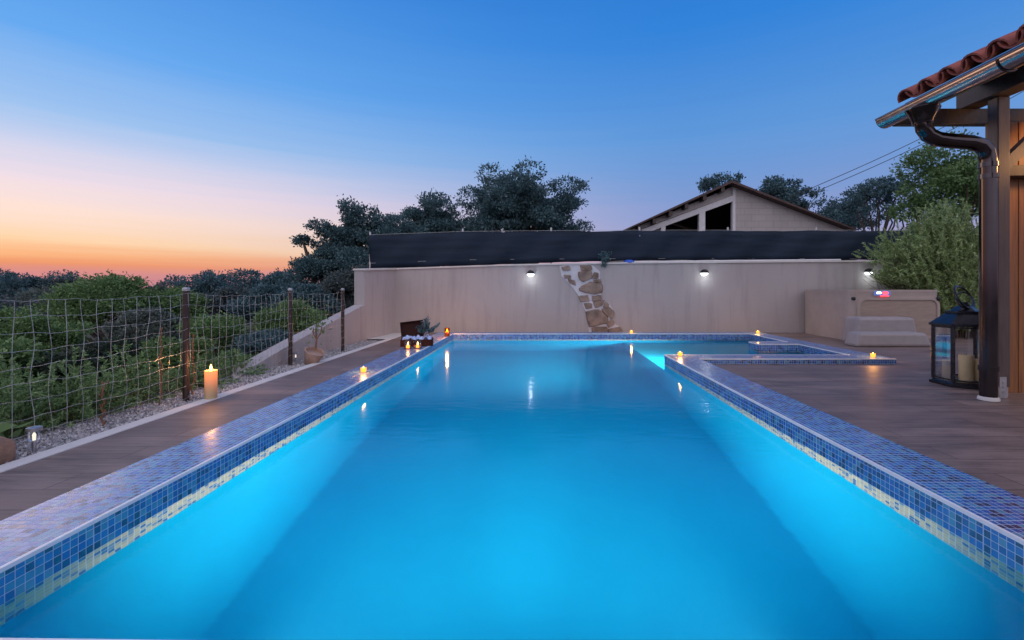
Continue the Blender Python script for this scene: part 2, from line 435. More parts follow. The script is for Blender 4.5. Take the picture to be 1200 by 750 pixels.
def twig_plant(name, label, cat, group, base, n, h, spread, per, L, W, mat, seed, droop=.2, bare=.3, stemr=.004, up=1.0, stems_name='stem', basew=.15, shrink=.38, prune=None):
    rg = np.random.default_rng(seed); base = np.array(base, float)
    root = empty(name, tuple(base)); tag(root, label, cat, group)
    P, D, mb = [], [], MB()
    for i in range(n):
        a = rg.uniform(0, 2 * math.pi); e = rg.random() ** .6
        sp = spread * e
        top = np.array([math.cos(a) * sp[0], math.sin(a) * sp[1], 0]) if hasattr(sp, '__len__') else np.array([math.cos(a) * sp, math.sin(a) * sp, 0])
        hh = h * rg.uniform(.5, 1.08) * (1 - shrink * e * e)
        b0 = np.array([math.cos(a), math.sin(a), 0]) * basew * rg.random() * np.max(spread)
        ts = np.linspace(0, 1, 7)
        pts = np.stack([b0[None] * (1 - t) + top * (t ** 1.3) + np.array([0, 0, hh * (t * up - droop * t ** 3 * e)]) for t in ts for _ in (0,)], 0).reshape(7, 3)
        pts[1:] += rg.normal(0, .02 * h, (6, 3))
        if i % 3 == 0 or n < 60:
            mb.tube([Vector(p) for p in pts], [stemr * (1 - .8 * t) for t in ts], 4, cap=False)
        t = rg.uniform(bare, 1.02, per); i0 = np.clip((t * 6).astype(int), 0, 5); fr = (t * 6 - i0)[:, None]
        pos = pts[i0] * (1 - fr) + pts[i0 + 1] * fr
        dirv = pts[i0 + 1] - pts[i0]; dirv /= np.linalg.norm(dirv, axis=1, keepdims=True) + 1e-9
        side = rg.normal(0, 1, (per, 3)); side /= np.linalg.norm(side, axis=1, keepdims=True)
        P.append(pos + side * L * .45 * (1.15 - t)[:, None]); D.append(dirv * .7 + side)
    P, D = np.concatenate(P), np.concatenate(D)
    if prune is not None:
        keep = ~prune(P + base); P, D = P[keep], D[keep]
    V = leaf_faces(rg, P, D, L, W, .25)
    quads('foliage', V, mat, root)
    if mb.v: mb.build(stems_name, M['bark'], root, smooth=True)
    return root

# ------------------------------------------------------------------ setting: ground, decks, pool
WX, CW = 1.73, .36                    # half width of the pool, width of its coping
NY, BY, SY, EX = 1.18, 9.22, 6.25, 4.27   # near edge, far edge, shoulder of the side bay, its right edge
WZ, DZ = -.118, -.07                  # water level, deck level (coping top is 0)
WALLY = 10.2

def terrain_h(x, y):
    if -3.34 < x < 13.5 and -5.9 < y < 10.5: return -2.3
    if x <= -3.34:
        d = -3.34 - x
        h = -.13 - .30 * d + .006 * d * d if d < 25 else -3.88
        h += .12 * math.sin(x * 1.3 + y * .7) * min(1, d / 2)
        if y > 11: h = h * .5 + .5 * max(h, -1.2)
        return h
    if y >= 10.5: return -.1 - .01 * (y - 10)
    return -.2
xs = [-900, -300, -120, -60] + [-40 + 2 * i for i in range(12)] + [-16 + .8 * i for i in range(15)] + [-4.4, -4.0, -3.7, -3.5, -3.36, -3.33, 0, 6, 13.4, 13.6, 20, 40, 100, 300, 900]
ys = [-300, -60, -20, -8, -6.0, -5.8] + [-4 + .8 * i for i in range(18)] + [10.4, 10.6] + [11.5 + 1.5 * i for i in range(16)] + [40, 60, 120, 300, 1200]
mb = MB()
vs = [(x, y, terrain_h(x, y)) for y in ys for x in xs]
nx = len(xs)
mb.add(vs, [(j*nx + i, j*nx + i + 1, (j+1)*nx + i + 1, (j+1)*nx + i) for j in range(len(ys) - 1) for i in range(nx - 1)])
tag(mb.build('ground', M['soil'], smooth=False), kind='structure')

OX = WX + CW
def sheet(name, rects, z, mat):
    mb = MB()
    for x0, y0, x1, y1 in rects:
        mb.add([(x0, y0, z), (x1, y0, z), (x1, y1, z), (x0, y1, z)], [(0, 1, 2, 3)])
    return tag(mb.build(name, mat), kind='structure')
sheet('patio_deck', [(-2.84, -5, -OX, 8.95), (-OX, -5, OX, NY - CW), (OX, -5, 13, SY - CW), (EX + CW, SY - CW, 13, WALLY), (-2.84, 8.95, -OX, 9.5), (-2.84, 9.5, EX + CW, WALLY)], DZ, M['deck'])
mb = MB(); mb.box((-2.955, -5, -.3), (-2.843, 8.9, DZ + .006))
tag(mb.build('kerb', M['concrete'], bevel=.006), kind='structure')
sheet('paving', [(-3.7, 8.9, -2.843, WALLY + .2)], DZ - .006, M['concrete'])

pool = empty('swimming_pool', (0, 0, 0))
tag(pool, 'long rectangular swimming pool lit from within, edged with blue mosaic tiles', 'swimming pool')
TB = -.2655
mb = MB()
def cb(x0, y0, x1, y1): mb.box((x0, y0, TB), (x1, y1, 0))
cb(-OX, NY - CW, -WX, BY + CW); cb(-WX, BY, EX, BY + CW); cb(WX, NY - CW, OX, SY); cb(OX, SY - CW, EX, SY); cb(EX, SY - CW, EX + CW, BY + CW)
cb(3.6, 7.47, EX, 7.8)
mb.prism([(-WX, NY - CW, TB), (WX, NY - CW, TB), (WX, NY - .06, TB), (-WX, NY - .006, TB)], (0, 0, -TB))
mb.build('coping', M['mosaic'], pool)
mb = MB(); T = .012
def tr(x0, y0, x1, y1): mb.box((x0, y0, -T), (x1, y1, .003))
tr(-WX - T, NY, -WX + .003, BY); tr(-WX - T, BY - .003, EX, BY + T); tr(WX - .003, NY, WX + T, SY + .003); tr(WX + T, SY - T, EX, SY + .003)
tr(EX - .003, SY + .003, EX + T, 7.47 - .003); tr(EX - .003, 7.803, EX + T, BY - .003); tr(3.597, 7.467, EX - .003, 7.47 + T); tr(3.597, 7.47 + T, 3.6 + T, 7.803); tr(3.6 + T, 7.8 - T, EX - .003, 7.803)
mb.prism([(-WX, NY - .016, -T), (WX, NY - .070, -T), (WX, NY - .057, -T), (-WX, NY - .003, -T)], (0, 0, T + .003))
mb.box((OX - .003, SY - CW - .003, -T), (EX + CW + .003, SY - CW + T, .003))
mb.build('edge_trim', M['trim'], pool)
FL, FE = -1.62, -.60
mb = MB()
def q(*p): mb.add(p, [(0, 1, 2, 3)])
q((-WX, NY - .05, FL), (WX, NY - .05, FL), (WX, BY, FL), (-WX, BY, FL))
q((-WX, NY - .05, FL), (-WX, BY, FL), (-WX, BY, TB), (-WX, NY - .05, TB))
q((-WX, NY - .045, FL), (WX, NY - .045, FL), (WX, NY - .045, TB), (-WX, NY - .045, TB))
q((WX, NY - .05, FL), (WX, SY, FL), (WX, SY, TB), (WX, NY - .05, TB))
q((WX, SY, FL), (WX, BY, FL), (WX, BY, FE), (WX, SY, FE))
q((-WX, BY, FL), (WX, BY, FL), (WX, BY, FE), (-WX, BY, FE)); q((-WX, BY, FE), (EX, BY, FE), (EX, BY, TB), (-WX, BY, TB))
q((WX, SY, FE), (EX, SY, FE), (EX, BY, FE), (WX, BY, FE)); q((WX, SY, FE), (EX, SY, FE), (EX, SY, TB), (WX, SY, TB)); q((EX, SY, FE), (EX, BY, FE), (EX, BY, TB), (EX, SY, TB))
mb.box((3.603, 7.473, FE), (EX - .003, 7.797, TB))
mb.build('basin', M['liner'], pool)
E = .03
mb = MB()
mb.prism([(-WX - E, NY - .08, FL - .05), (WX + E, NY - .08, FL - .05), (WX + E, SY - E, FL - .05), (EX + E, SY - E, FL - .05), (EX + E, BY + E, FL - .05), (-WX - E, BY + E, FL - .05)], (0, 0, WZ - FL + .05))
tag(mb.build('pool_water', M['water']), kind='structure')

def light(name, typ, loc, energy, color, parent=None, rot=None, **kw):
    l = bpy.data.lights.new(name, typ); l.energy = energy; l.color = color
    for k, v in kw.items(): setattr(l, k, v)
    o = bpy.data.objects.new(name, l); C.objects.link(o); o.location = loc
    if rot: o.rotation_euler = rot
    if parent is not None: o.parent = parent
    return o
POOLC = (1.0, .88, .80)
def pool_lamp(p, d, power, aim, size, blend=.8):
    d = Vector(d); mt = d.to_track_quat('Z', 'Y').to_matrix()
    mb = MB(); mb.lathe([(.13, .001), (.13, .012), (.10, .018), (.095, .012)], p, 28, M=mt)
    o = mb.build('underwater_lamp', M['trim'], pool, smooth=True)
    mb = MB(); mb.lathe([(.094, .004), (.094, .013), (.05, .018)], p, 28, M=mt)
    mb.build('lens', M['poollens'], o, smooth=True)
    light('underwater_light', 'SPOT', Vector(p) + d * .03, power, POOLC, o, (Vector(aim) - Vector(p)).to_track_quat('-Z', 'Y').to_euler(), spot_size=R(size), spot_blend=blend, shadow_soft_size=.07)
pool_lamp((-1.05, NY - .043, -.62), (0, 1, 0), 1350, (1.75, 4.4, -.20), 82, 1)
pool_lamp((.95, NY - .043, -.62), (0, 1, 0), 1350, (-1.75, 4.1, -.20), 82, 1)
pool_lamp((-.05, NY - .043, -.55), (0, 1, 0), 170, (0, 9.2, -.35), 62, 1)
pool_lamp((1.98, SY + .001, -.40), (0, 1, 0), 1100, (-.8, 9.2, -.35), 150, 1)

# ------------------------------------------------------------------ gravel strip
mb = MB(); mb.add([(-3.8, -1, DZ - .05), (-2.955, -1, DZ - .03), (-2.955, 8.9, DZ - .03), (-3.8, 8.9, DZ - .05)], [(0, 1, 2, 3)])
tag(mb.build('gravel_bed', M['gravelbase']), kind='structure')
rg = np.random.default_rng(3)
n = 17000
mb = MB()
tmpl = [(-1,-1,-.7),(1,-1,-.7),(1,1,-.7),(-1,1,-.7),(-.75,-.75,.8),(.75,-.75,.8),(.75,.75,.8),(-.75,.75,.8)]
qf = [(0,3,2,1),(4,5,6,7),(0,1,5,4),(1,2,6,5),(2,3,7,6),(3,0,4,7)]
for i in range(n):
    y = 1.8 + 6.9 * rg.random() ** 1.35; x = -2.963 - .62 * rg.random() ** .9
    s = rg.uniform(.0045, .0095); M3 = Euler(rg.uniform(0, 6.28, 3)).to_matrix()
    mb.add([M3 @ Vector((p[0] * s * 1.3 * rg.uniform(.8, 1.2), p[1] * s * rg.uniform(.8, 1.2), p[2] * s)) + Vector((x, y, DZ - .03 + rg.uniform(0, .022))) for p in tmpl], qf)
tag(mb.build('gravel', M['pebble'], smooth=True), 'pale grey gravel strip between the fence and the kerb', 'gravel', kind='stuff')

# ------------------------------------------------------------------ walls, screen
wall = empty('boundary_wall', (0, WALLY, DZ)); tag(wall, 'grey beige rendered wall behind the far end of the pool', 'wall')
def loc(v): return Vector(v) - Vector((0, WALLY, DZ))
TOPS = [(428, 317), (463, 316), (600, 311.5), (740, 309), (1000, 307), (1260, 306)]
tp = [at(x, y, WALLY) for x, y in TOPS]
XL = at(463, 400, WALLY).x; RX, RY = -3.37, 8.82
mb = MB()
poly = [Vector((XL, WALLY, -.4))] + [Vector((XL, WALLY, tp[1].z))] + [Vector((p.x, WALLY, p.z)) for p in tp[2:]] + [Vector((tp[-1].x, WALLY, -.4))]
mb.prism([loc(p) for p in poly][::-1], (0, .22, 0))
zr = CH + 22 / F * RY
mb.prism([loc(p) for p in ((XL, WALLY, -.4), (XL, WALLY, tp[1].z), (RX, RY, zr), (RX, RY, -.4))], (-.2, .0, 0))
mb.build('wall_face', M['wall'], wall)
mb = MB()
for a, b in zip(tp[1:-1], tp[2:]):
    mb.prism([loc(p) for p in ((a.x if a is not tp[1] else XL, WALLY - .03, a.z + .002), (b.x, WALLY - .03, b.z + .002), (b.x, WALLY - .03, b.z + .035), (a.x if a is not tp[1] else XL, WALLY - .03, a.z + .035))], (0, .28, 0))
mb.prism([loc(p) for p in ((XL + .03, WALLY - .034, tp[1].z + .002), (RX + .03, RY - .02, zr + .002), (RX + .03, RY - .02, zr + .035), (XL + .03, WALLY - .034, tp[1].z + .035))], (-.25, 0, 0))
mb.build('cap', M['concrete'], wall)
cr = lambda p, y: loc((lambda v: (v.x, y, v.z))(at(640 + p[0] / 4.165, 280 + p[1] / 4.165, WALLY)))
mb = MB()
mb.prism([cr(p, WALLY - .001) for p in [(65,132),(130,120),(225,127),(262,160),(268,300),(305,312),(335,360),(308,395),(365,435),(370,462),(210,462),(195,360),(160,280),(120,225),(75,180)]], (0, -.012, 0))
mb.build('mortar_bed', M['mortar'], wall)
STONES = [[(160,165),(215,158),(220,188),(185,207),(163,192)],[(236,163),(254,170),(252,190),(225,192)],[(88,176),(117,178),(120,191),(92,192)],[(168,242),(215,213),(265,222),(266,257),(235,267),(175,254)],
 [(162,281),(200,276),(208,301),(170,305)],[(226,279),(266,276),(266,297),(228,302)],[(108,198),(137,203),(143,225),(116,216)],[(187,316),(219,316),(222,336),(194,340)],[(234,307),(282,302),(271,326),(240,334)],
 [(291,309),(305,320),(302,334),(278,334)],[(274,344),(311,338),(330,360),(323,384),(295,372)],[(200,358),(256,349),(294,380),(291,407),(214,423)],[(295,404),(326,399),(330,416),(305,430)],
 [(228,434),(291,429),(297,452),(233,457)],[(304,440),(356,430),(367,449),(310,455)],[(168,131),(215,130),(221,150),(175,153)],[(236,199),(265,199),(265,211),(228,213)],[(78,136),(112,133),(116,151),(82,152)]]
mb = MB()
for s in STONES:
    c = Vector((sum(p[0] for p in s) / len(s), sum(p[1] for p in s) / len(s))); s = [tuple(c + (Vector(p) - c) * 1.24) for p in s]
    # chipped outline: extra vertices pushed in and out
    o = []
    for i, p in enumerate(s):
        a, b = Vector(p), Vector(s[(i + 1) % len(s)])
        o += [a.lerp(c, .05)] + [a.lerp(b, t) + Vector((rnd.uniform(-2, 2), rnd.uniform(-2, 2))) for t in (.33, .66)]
    dpt = rnd.uniform(.02, .05)
    a = [cr(p, WALLY - .0125) for p in o]; b = [cr(p.lerp(c, .1), WALLY - .0125 - dpt) for p in o]
    n_ = len(o)
    mb.add(a + b, [tuple(range(n_, 2 * n_))] + [(i, (i + 1) % n_, n_ + (i + 1) % n_, n_ + i) for i in range(n_)])
mb.build('stone_cladding', M['stone'], wall)

rw = empty('retaining_wall', (RX, RY, -.2)); tag(rw, 'low rendered wall with sloping top running beside the gravel', 'wall')
mb = MB()
lc = lambda v: Vector(v) - Vector((RX, RY, -.2))
yy = [(RY - .004, .60), (7.4, .37), (6.2, .17), (5.2, -.02), (4.9, -.14)]
xw = lambda y: RX + (RY - y) * .012
for (a, za), (b, zb) in zip(yy[:-1], yy[1:]):
    mb.add([lc(p) for p in ((xw(a), a, -.6), (xw(b), b, -.6), (xw(b), b, zb), (xw(a), a, za), (xw(a) - .2, a, -.6), (xw(b) - .2, b, -.6), (xw(b) - .2, b, zb), (xw(a) - .2, a, za))],
           [(0, 3, 2, 1), (4, 5, 6, 7), (3, 7, 6, 2)])
mb.build('wall_face', M['wall'], rw)

sf = empty('screen_fence', (0, WALLY + .3, 1.3)); tag(sf, 'dark shade cloth stretched along the wire fence on top of the far wall', 'privacy screen')
SYY = WALLY + .34
ls = lambda v: Vector(v) - Vector((0, WALLY + .3, 1.3))
top = [(433, 275.5), (542, 271.5), (646, 270.5), (750, 270), (854, 270), (958, 270), (1062, 270), (1166, 269.5)]
bot = [(433, 315), (542, 312), (646, 308), (750, 305.5), (854, 305), (958, 305), (1062, 305), (1166, 304)]
mb = MB(); cols_ = []
N = 140
for i in range(N + 1):
    x = 433 + (1166 - 433) * i / N
    t = np.interp(x, [p[0] for p in top], [p[1] for p in top]); b = np.interp(x, [p[0] for p in bot], [p[1] for p in bot])
    ph = (x - 433) / 104 % 1
    t += .9 * math.sin(ph * math.pi); b -= 1.2 * abs(math.sin(ph * math.pi * 3)) * .5
    for j in range(7):
        p = at(x, t + (b - t) * j / 6, SYY); p.y += .03 * math.sin(x * .11 + j * .8) + .012 * math.sin(x * .31 + j)
        cols_.append(ls(p))
mb.add(cols_, [(i*7 + j, (i+1)*7 + j, (i+1)*7 + j + 1, i*7 + j + 1) for i in range(N) for j in range(6)])
o = mb.build('shade_cloth', M['cloth'], sf, smooth=True)
s = o.modifiers.new('thick', 'SOLIDIFY'); s.thickness = .004
for i, (x, y) in enumerate(top):
    p = at(x, y - 4, SYY); mb = MB()
    mb.tube([ls((p.x, SYY + .05, 1.1)), ls((p.x, SYY + .05, p.z))], .022, 10)
    o = mb.build('post', M['zinc'], sf, smooth=True)
mb = MB()
for dz in (-.0, -.66):
    mb.tube([ls(Vector((at(x, y, SYY).x, SYY + .024, at(x, y, SYY).z + dz + .01))) for x, y in top], .004, 4)
mb.build('tension_wire', M['wire'], sf)

# white drain pipe lying on the wall top, small oddments
mb = MB(); a = at(735, 307.2, WALLY + .12); b = at(985, 304.5, WALLY + .12)
mb.tube([a, a.lerp(b, .5) + Vector((0, 0, .004)), b], .02, 8)
mb.tube([a.lerp(b, .40), a.lerp(b, .42)], .028, 8)
tag(mb.build('pipe', M['white'], smooth=True), 'thin white pipe lying along the wall top under the dark screen', 'pipe')
mb = MB(); c = at(737, 306.5, WALLY + .08)
mb.lathe([(.02, -.05), (.10, -.045), (.13, -.02), (.11, .02), (.06, .04), (.01, .045)], c, 12)
tag(mb.build('plastic_bundle', M['blue_plastic'], smooth=True), 'small crumpled blue plastic bundle lying on the wall top', 'bundle')

def wall_lamp(px, py, label):
    p = at(px, py, WALLY)
    root = empty('wall_lamp', (p.x, WALLY, p.z)); tag(root, label, 'wall lamp', 'lamps on the far wall')
    mb = MB(); k = 20
    vs, fs = [], []
    for ring, (rr, dy) in enumerate([(.088, -.006), (.085, -.05), (.06, -.085), (.0, -.095)]):
        for j in range(k + 1):
            a = math.pi * j / k; vs.append((rr * math.cos(a), dy, rr * math.sin(a) + .0))
    for r_ in range(3):
        for j in range(k): fs.append((r_*(k+1) + j, r_*(k+1) + j + 1, (r_+1)*(k+1) + j + 1, (r_+1)*(k+1) + j))
    mb.add(vs, fs); mb.box((-.055, -.0065, -.045), (.055, -.0005, .06))
    mb.build('housing', M['black'], root, smooth=True)
    mb = MB(); mb.add([(v[0] * .9, v[1] * .9 - .004, -v[2] * .68 + .0) for v in vs], [f[::-1] for f in fs])
    mb.add([(.078, -.008, -.002), (-.078, -.008, -.002), (-.06, -.08, -.002), (.06, -.08, -.002)], [(0, 1, 2, 3)])
    mb.build('diffuser', M['lampwhite'], root, smooth=True)
    light('lamp_light', 'POINT', (0, -.17, -.12), 1.4, (.9, .96, 1.0), root, shadow_soft_size=.04)
wall_lamp(622, 321, 'half-moon lamp glowing white on the wall just left of the stone patch')
wall_lamp(825, 320, 'half-moon lamp glowing white on the wall under the far gabled house')
wall_lamp(1017, 319, 'half-moon lamp glowing white on the wall above the hot tub')

# small plant hanging over the wall top
rg = np.random.default_rng(5)
c = at(708, 302, WALLY - .02); root = empty('hanging_plant', tuple(c)); tag(root, 'small dark plant trailing over the wall top beside the stone patch', 'plant')
P = np.stack([rg.normal(0, .045, 260), rg.normal(-.03, .03, 260), rg.uniform(-.20, .14, 260)], 1); P[:, 0] *= np.clip(1.2 + P[:, 2] * 3, .3, 1.3)
quads('foliage', leaf_faces(rg, P, np.tile([0, -.3, -1.], (260, 1)), .05, .025), M['l_dark'], root)

# ------------------------------------------------------------------ wire fence on the left
fx = -3.14
fy = [.32, 2.18, 4.03, 5.87, 7.15]; fxs = [-3.16, -3.15, -3.12, -3.20, -3.075]
fence = empty('wire_fence', (fx, 4, -.1)); tag(fence, 'thin square wire mesh fence on brown posts along the gravel', 'fence')
lf = lambda v: Vector(v) - Vector((fx, 4, -.1))
for x, y in zip(fxs, fy):
    mb = MB(); mb.tube([lf((x, y, -.35)), lf((x, y, .895))], .026, 12)
    o = mb.build('post', M['steel_brown'], fence, smooth=True)
    mb = MB(); mb.lathe([(.030, .885), (.030, .905), (.018, .917)], lf((x, y, 0)), 12)
    mb.build('post_cap', M['wire'], o, smooth=True)
fxy = lambda y: float(np.interp(y, fy, fxs)) + .028
def sag(y, z):
    return .007 * math.sin(y * 7.3 + z * 9) + .006 * math.sin(y * 3.1 - z * 14)
for pa, pb in zip(fy[:-1], fy[1:]):
    mb = MB(); n_ = max(2, round((pb - pa) / .105)); zt = lambda y: .865 - .035 * math.sin(math.pi * (y - pa) / (pb - pa)) ** .7
    rows = 10
    for r_ in range(rows):
        pts = []
        for i in range(n_ * 2 + 1):
            y = pa + (pb - pa) * i / (n_ * 2); z = zt(y) - r_ * .102 + .006 * math.sin(y * 11 + r_ * 1.7) + .004 * math.sin(y * 29 + r_)
            pts.append(lf((fxy(y) + sag(y, z), y, z)))
        mb.tube(pts, .0017, 4, cap=False)
    for i in range(n_ + 1):
        y0 = pa + (pb - pa) * i / n_; pts = []
        for r_ in range(rows * 2 - 1):
            z = zt(y0) - r_ * .051; y = y0 + .006 * math.sin(z * 13 + i * 2.1) + .006 * math.sin(z * 5 + i)
            pts.append(lf((fxy(y) + sag(y, z) - .002, y, z)))
        mb.tube(pts, .0016, 4, cap=False)
    mb.build('wire_mesh', M['wire'], fence)

# ------------------------------------------------------------------ candles and lanterns
def flame_mb(c, s=1.0):
    mb = MB(); mb.lathe([(.0008 * s, 0), (.0045 * s, .004 * s), (.006 * s, .010 * s), (.004 * s, .02 * s), (.0006 * s, .032 * s)], c, 10)
    return mb
def tealight(p, label, power=3.2):
    root = empty('tealight', tuple(p)); tag(root, label, 'candle', 'lit tealights round the pool')
    mb = MB(); mb.lathe([(.022, .0005), (.026, .002), (.030, .045), (.028, .045), (.024, .006)], (0, 0, 0), 20)
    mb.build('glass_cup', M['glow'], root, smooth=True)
    mb = MB(); mb.lathe([(.023, .008), (.023, .028), (.002, .027)], (0, 0, 0), 16); mb.build('wax', M['wax'], root, smooth=True)
    flame_mb((0, 0, .030), 1.0).build('flame', M['flame'], root, smooth=True)
    light('flame_light', 'POINT', (0, 0, .10), power, (1, .42, .10), root, shadow_soft_size=.018)
T_ = [((426, 435.8), 'lit tealight alone on the left coping, nearest of the pool candles'), ((740, 390.2), 'lit tealight on the far coping in front of the stone patch foot'), ((888, 390.6), 'lit tealight on the far right coping corner, by the hot tub shadow'),
      ((797, 416.8), 'lit tealight on the coping at the inner corner of the side bay'), ((1023, 418.3), 'lit tealight at the right end of the side bay coping before the hot tub steps')]
for (x, y), lb in T_:
    tealight(on(x, y, .003), lb)

# tall glass candle on far left coping
p = on(524, 394.2, 0.001); root = empty('candle_jar', tuple(p)); tag(root, 'tall lit candle jar on the coping at the far left pool corner', 'candle')
mb = MB(); mb.lathe([(.045, .0), (.05, .004), (.05, .165), (.047, .165), (.046, .008)], (0, 0, 0), 24); mb.build('glass_jar', M['amberglass'], root, smooth=True)
mb = MB(); mb.lathe([(.043, .009), (.043, .085), (.004, .082)], (0, 0, 0), 20); mb.build('wax', M['litwax'], root, smooth=True)
flame_mb((0, 0, .086), 2.0).build('flame', M['flame'], root, smooth=True)
light('flame_light', 'POINT', (0, 0, .19), 20, (1, .42, .12), root, shadow_soft_size=.02)

# big pillar candle
p = Vector((-2.90, 4.03, DZ + .0065)); root = empty('pillar_candle', tuple(p)); tag(root, 'large cream pillar candle burning on the white kerb beside a fence post', 'candle')
mb = MB(); mb.lathe([(.045, 0), (.048, .004), (.048, .232), (.047, .246), (.039, .248), (.028, .234), (.003, .232)], (0, 0, 0), 32); mb.build('wax', M['litwax'], root, smooth=True)
mb = MB(); mb.tube([(0, 0, .236), (.001, 0, .258)], .0015, 6); mb.build('wick', M['black'], root)
flame_mb((0, 0, .25), 1.6).build('flame', M['flame'], root, smooth=True)
light('flame_light', 'POINT', (0, 0, .30), 3.4, (1, .42, .10), root, shadow_soft_size=.02)

def small_lantern(p, rz, label):
    root = empty('candle_lantern', tuple(p), rz); tag(root, label, 'lantern', 'small lit lanterns before the suitcase')
    w, h = .045, .105
    mb = MB(); mb.box((-w - .006, -w - .006, 0), (w + .006, w + .006, .010))
    for sx in (-1, 1):
        for sy in (-1, 1): mb.box((sx * w - .004, sy * w - .004, .010), (sx * w + .004, sy * w + .004, h))
    mb.build('frame', M['copper'], root)
    mb = MB(); mb.add([(-w - .008, -w - .008, h), (w + .008, -w - .008, h), (w + .008, w + .008, h), (-w - .008, w + .008, h), (-.012, -.012, h + .035), (.012, -.012, h + .035), (.012, .012, h + .035), (-.012, .012, h + .035)],
                      [(0, 3, 2, 1), (4, 5, 6, 7), (0, 1, 5, 4), (1, 2, 6, 5), (2, 3, 7, 6), (3, 0, 4, 7)])
    mb.tube([(.018 * math.cos(a), 0, h + .045 + .018 * math.sin(a)) for a in [i * math.pi / 8 for i in range(17)]], .002, 6)
    mb.build('top', M['copper'], root)
    mb = MB()
    for sx in (-1, 1):
        mb.box((sx * w - .0008, -w + .005, .011), (sx * w + .0008, w - .005, h - .001)); mb.box((-w + .005, sx * w - .0008, .011), (w - .005, sx * w + .0008, h - .001))
    mb.build('glass', M['glass'], root)
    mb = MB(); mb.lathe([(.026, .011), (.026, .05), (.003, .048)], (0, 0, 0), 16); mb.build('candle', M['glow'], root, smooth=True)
    flame_mb((0, 0, .05), 1.6).build('flame', M['flame'], root, smooth=True)
    light('flame_light', 'POINT', (0, 0, .088), 1.0, (1, .42, .12), root, shadow_soft_size=.012)
small_lantern(on(478, 408.5, .001), .2, 'small lit candle lantern before the open suitcase, the one farther from the pool')
small_lantern(on(489.5, 408.0, .001), -.1, 'small lit candle lantern before the open suitcase, the one nearer the pool')

# suitcase
ps = on(489, 404.5, .001); rs = .22
sc = empty('suitcase', tuple(ps), rs); tag(sc, 'open dark brown leather suitcase with raised lid on the left coping', 'suitcase')
mb = MB(); w, d, h, t = .25, .17, .105, .012
mb.box((-w, -d, 0), (w, -d + t, h)); mb.box((-w, d - t, 0), (w, d, h)); mb.box((-w, -d + t, 0), (-w + t, d - t, h)); mb.box((w - t, -d + t, 0), (w, d - t, h)); mb.box((-w + t, -d + t, 0), (w - t, d - t, t))
mb.build('case', M['leather'], sc, bevel=.004)
ML = Matrix.Translation((-.07, d, h)) @ Euler((R(-13), R(-6), R(4))).to_matrix().to_4x4()
mb = MB(); mb.box((-.185, 0, -.05), (.185, .014, .27), M=ML); mb.box((-.185, -.05, .258), (.185, 0, .27), M=ML); mb.box((-.185, -.05, -.03), (-.173, 0, .258), M=ML); mb.box((.173, -.05, -.03), (.185, 0, .258), M=ML)
mb.build('lid', M['leather'], sc, bevel=.004)
mb = MB(); mb.tube([(-.05, -d - .002, .06), (-.045, -d - .028, .055), (.045, -d - .028, .055), (.05, -d - .002, .06)], .007, 8); mb.build('handle', M['black'], sc, smooth=True)
Ms = Matrix.Translation(ps) @ Euler((0, 0, rs)).to_matrix().to_4x4()
rg = np.random.default_rng(8)
mb = MB(); g = 22; vs = []
for i in range(g):
    for j in range(g):
        x = -.225 + .45 * i / (g - 1); y = -.145 + .29 * j / (g - 1)
        z = .105 + .035 * math.sin(x * 22 + 1) * math.cos(y * 25) + .02 * math.sin(x * 55 + y * 40) + .02 * math.sin(i * .9 - j * .7)
        vs.append(Ms @ Vector((x, y, z)))
mb.add(vs, [(i*g + j, (i+1)*g + j, (i+1)*g + j + 1, i*g + j + 1) for i in range(g - 1) for j in range(g - 1)])
o = mb.build('cloth', M['linen'], smooth=True); tag(o, 'crumpled blue and white cloth lying inside the open suitcase', 'cloth')
s_ = o.modifiers.new('thick', 'SOLIDIFY'); s_.thickness = .004
pv = Ms @ Vector((.13, .03, .11)); root = empty('vase', tuple(pv)); tag(root, 'small glass vase with a leafy green sprig standing in the suitcase', 'vase')
mb = MB(); mb.lathe([(.03, 0), (.036, .01), (.034, .06), (.022, .085), (.026, .10), (.023, .10), (.02, .085), (.031, .06), (.033, .012)], (0, 0, 0), 18); mb.build('glass', M['glass'], root, smooth=True)
mb = MB(); P, D = [], []
for i in range(12):
    a = rnd.uniform(0, 6.28); ln = rnd.uniform(.16, .32); lean = Vector((math.cos(a) * .5 + (.55 if i % 2 else -.35), math.sin(a) * .3, 1)).normalized()
    pts = [Vector((0, 0, .03)) + lean * ln * t + Vector((0, 0, -.02 * t * t)) for t in (0, .33, .66, 1)]
    mb.tube(pts, .0022, 5)
    for j in range(26):
        t = rnd.uniform(.45, 1.05); P.append(Vector((0, 0, .03)) + lean * ln * t); D.append(lean); P[-1] = P[-1] + Vector((rnd.uniform(-1, 1), rnd.uniform(-1, 1), rnd.uniform(-.6, .6))) * .035
mb.build('stem', M['bark'], root)
quads('foliage', leaf_faces(rg, np.array([tuple(p) for p in P]), np.array([tuple(p) for p in D]), .05, .024, .8), M['l_dark'], root)

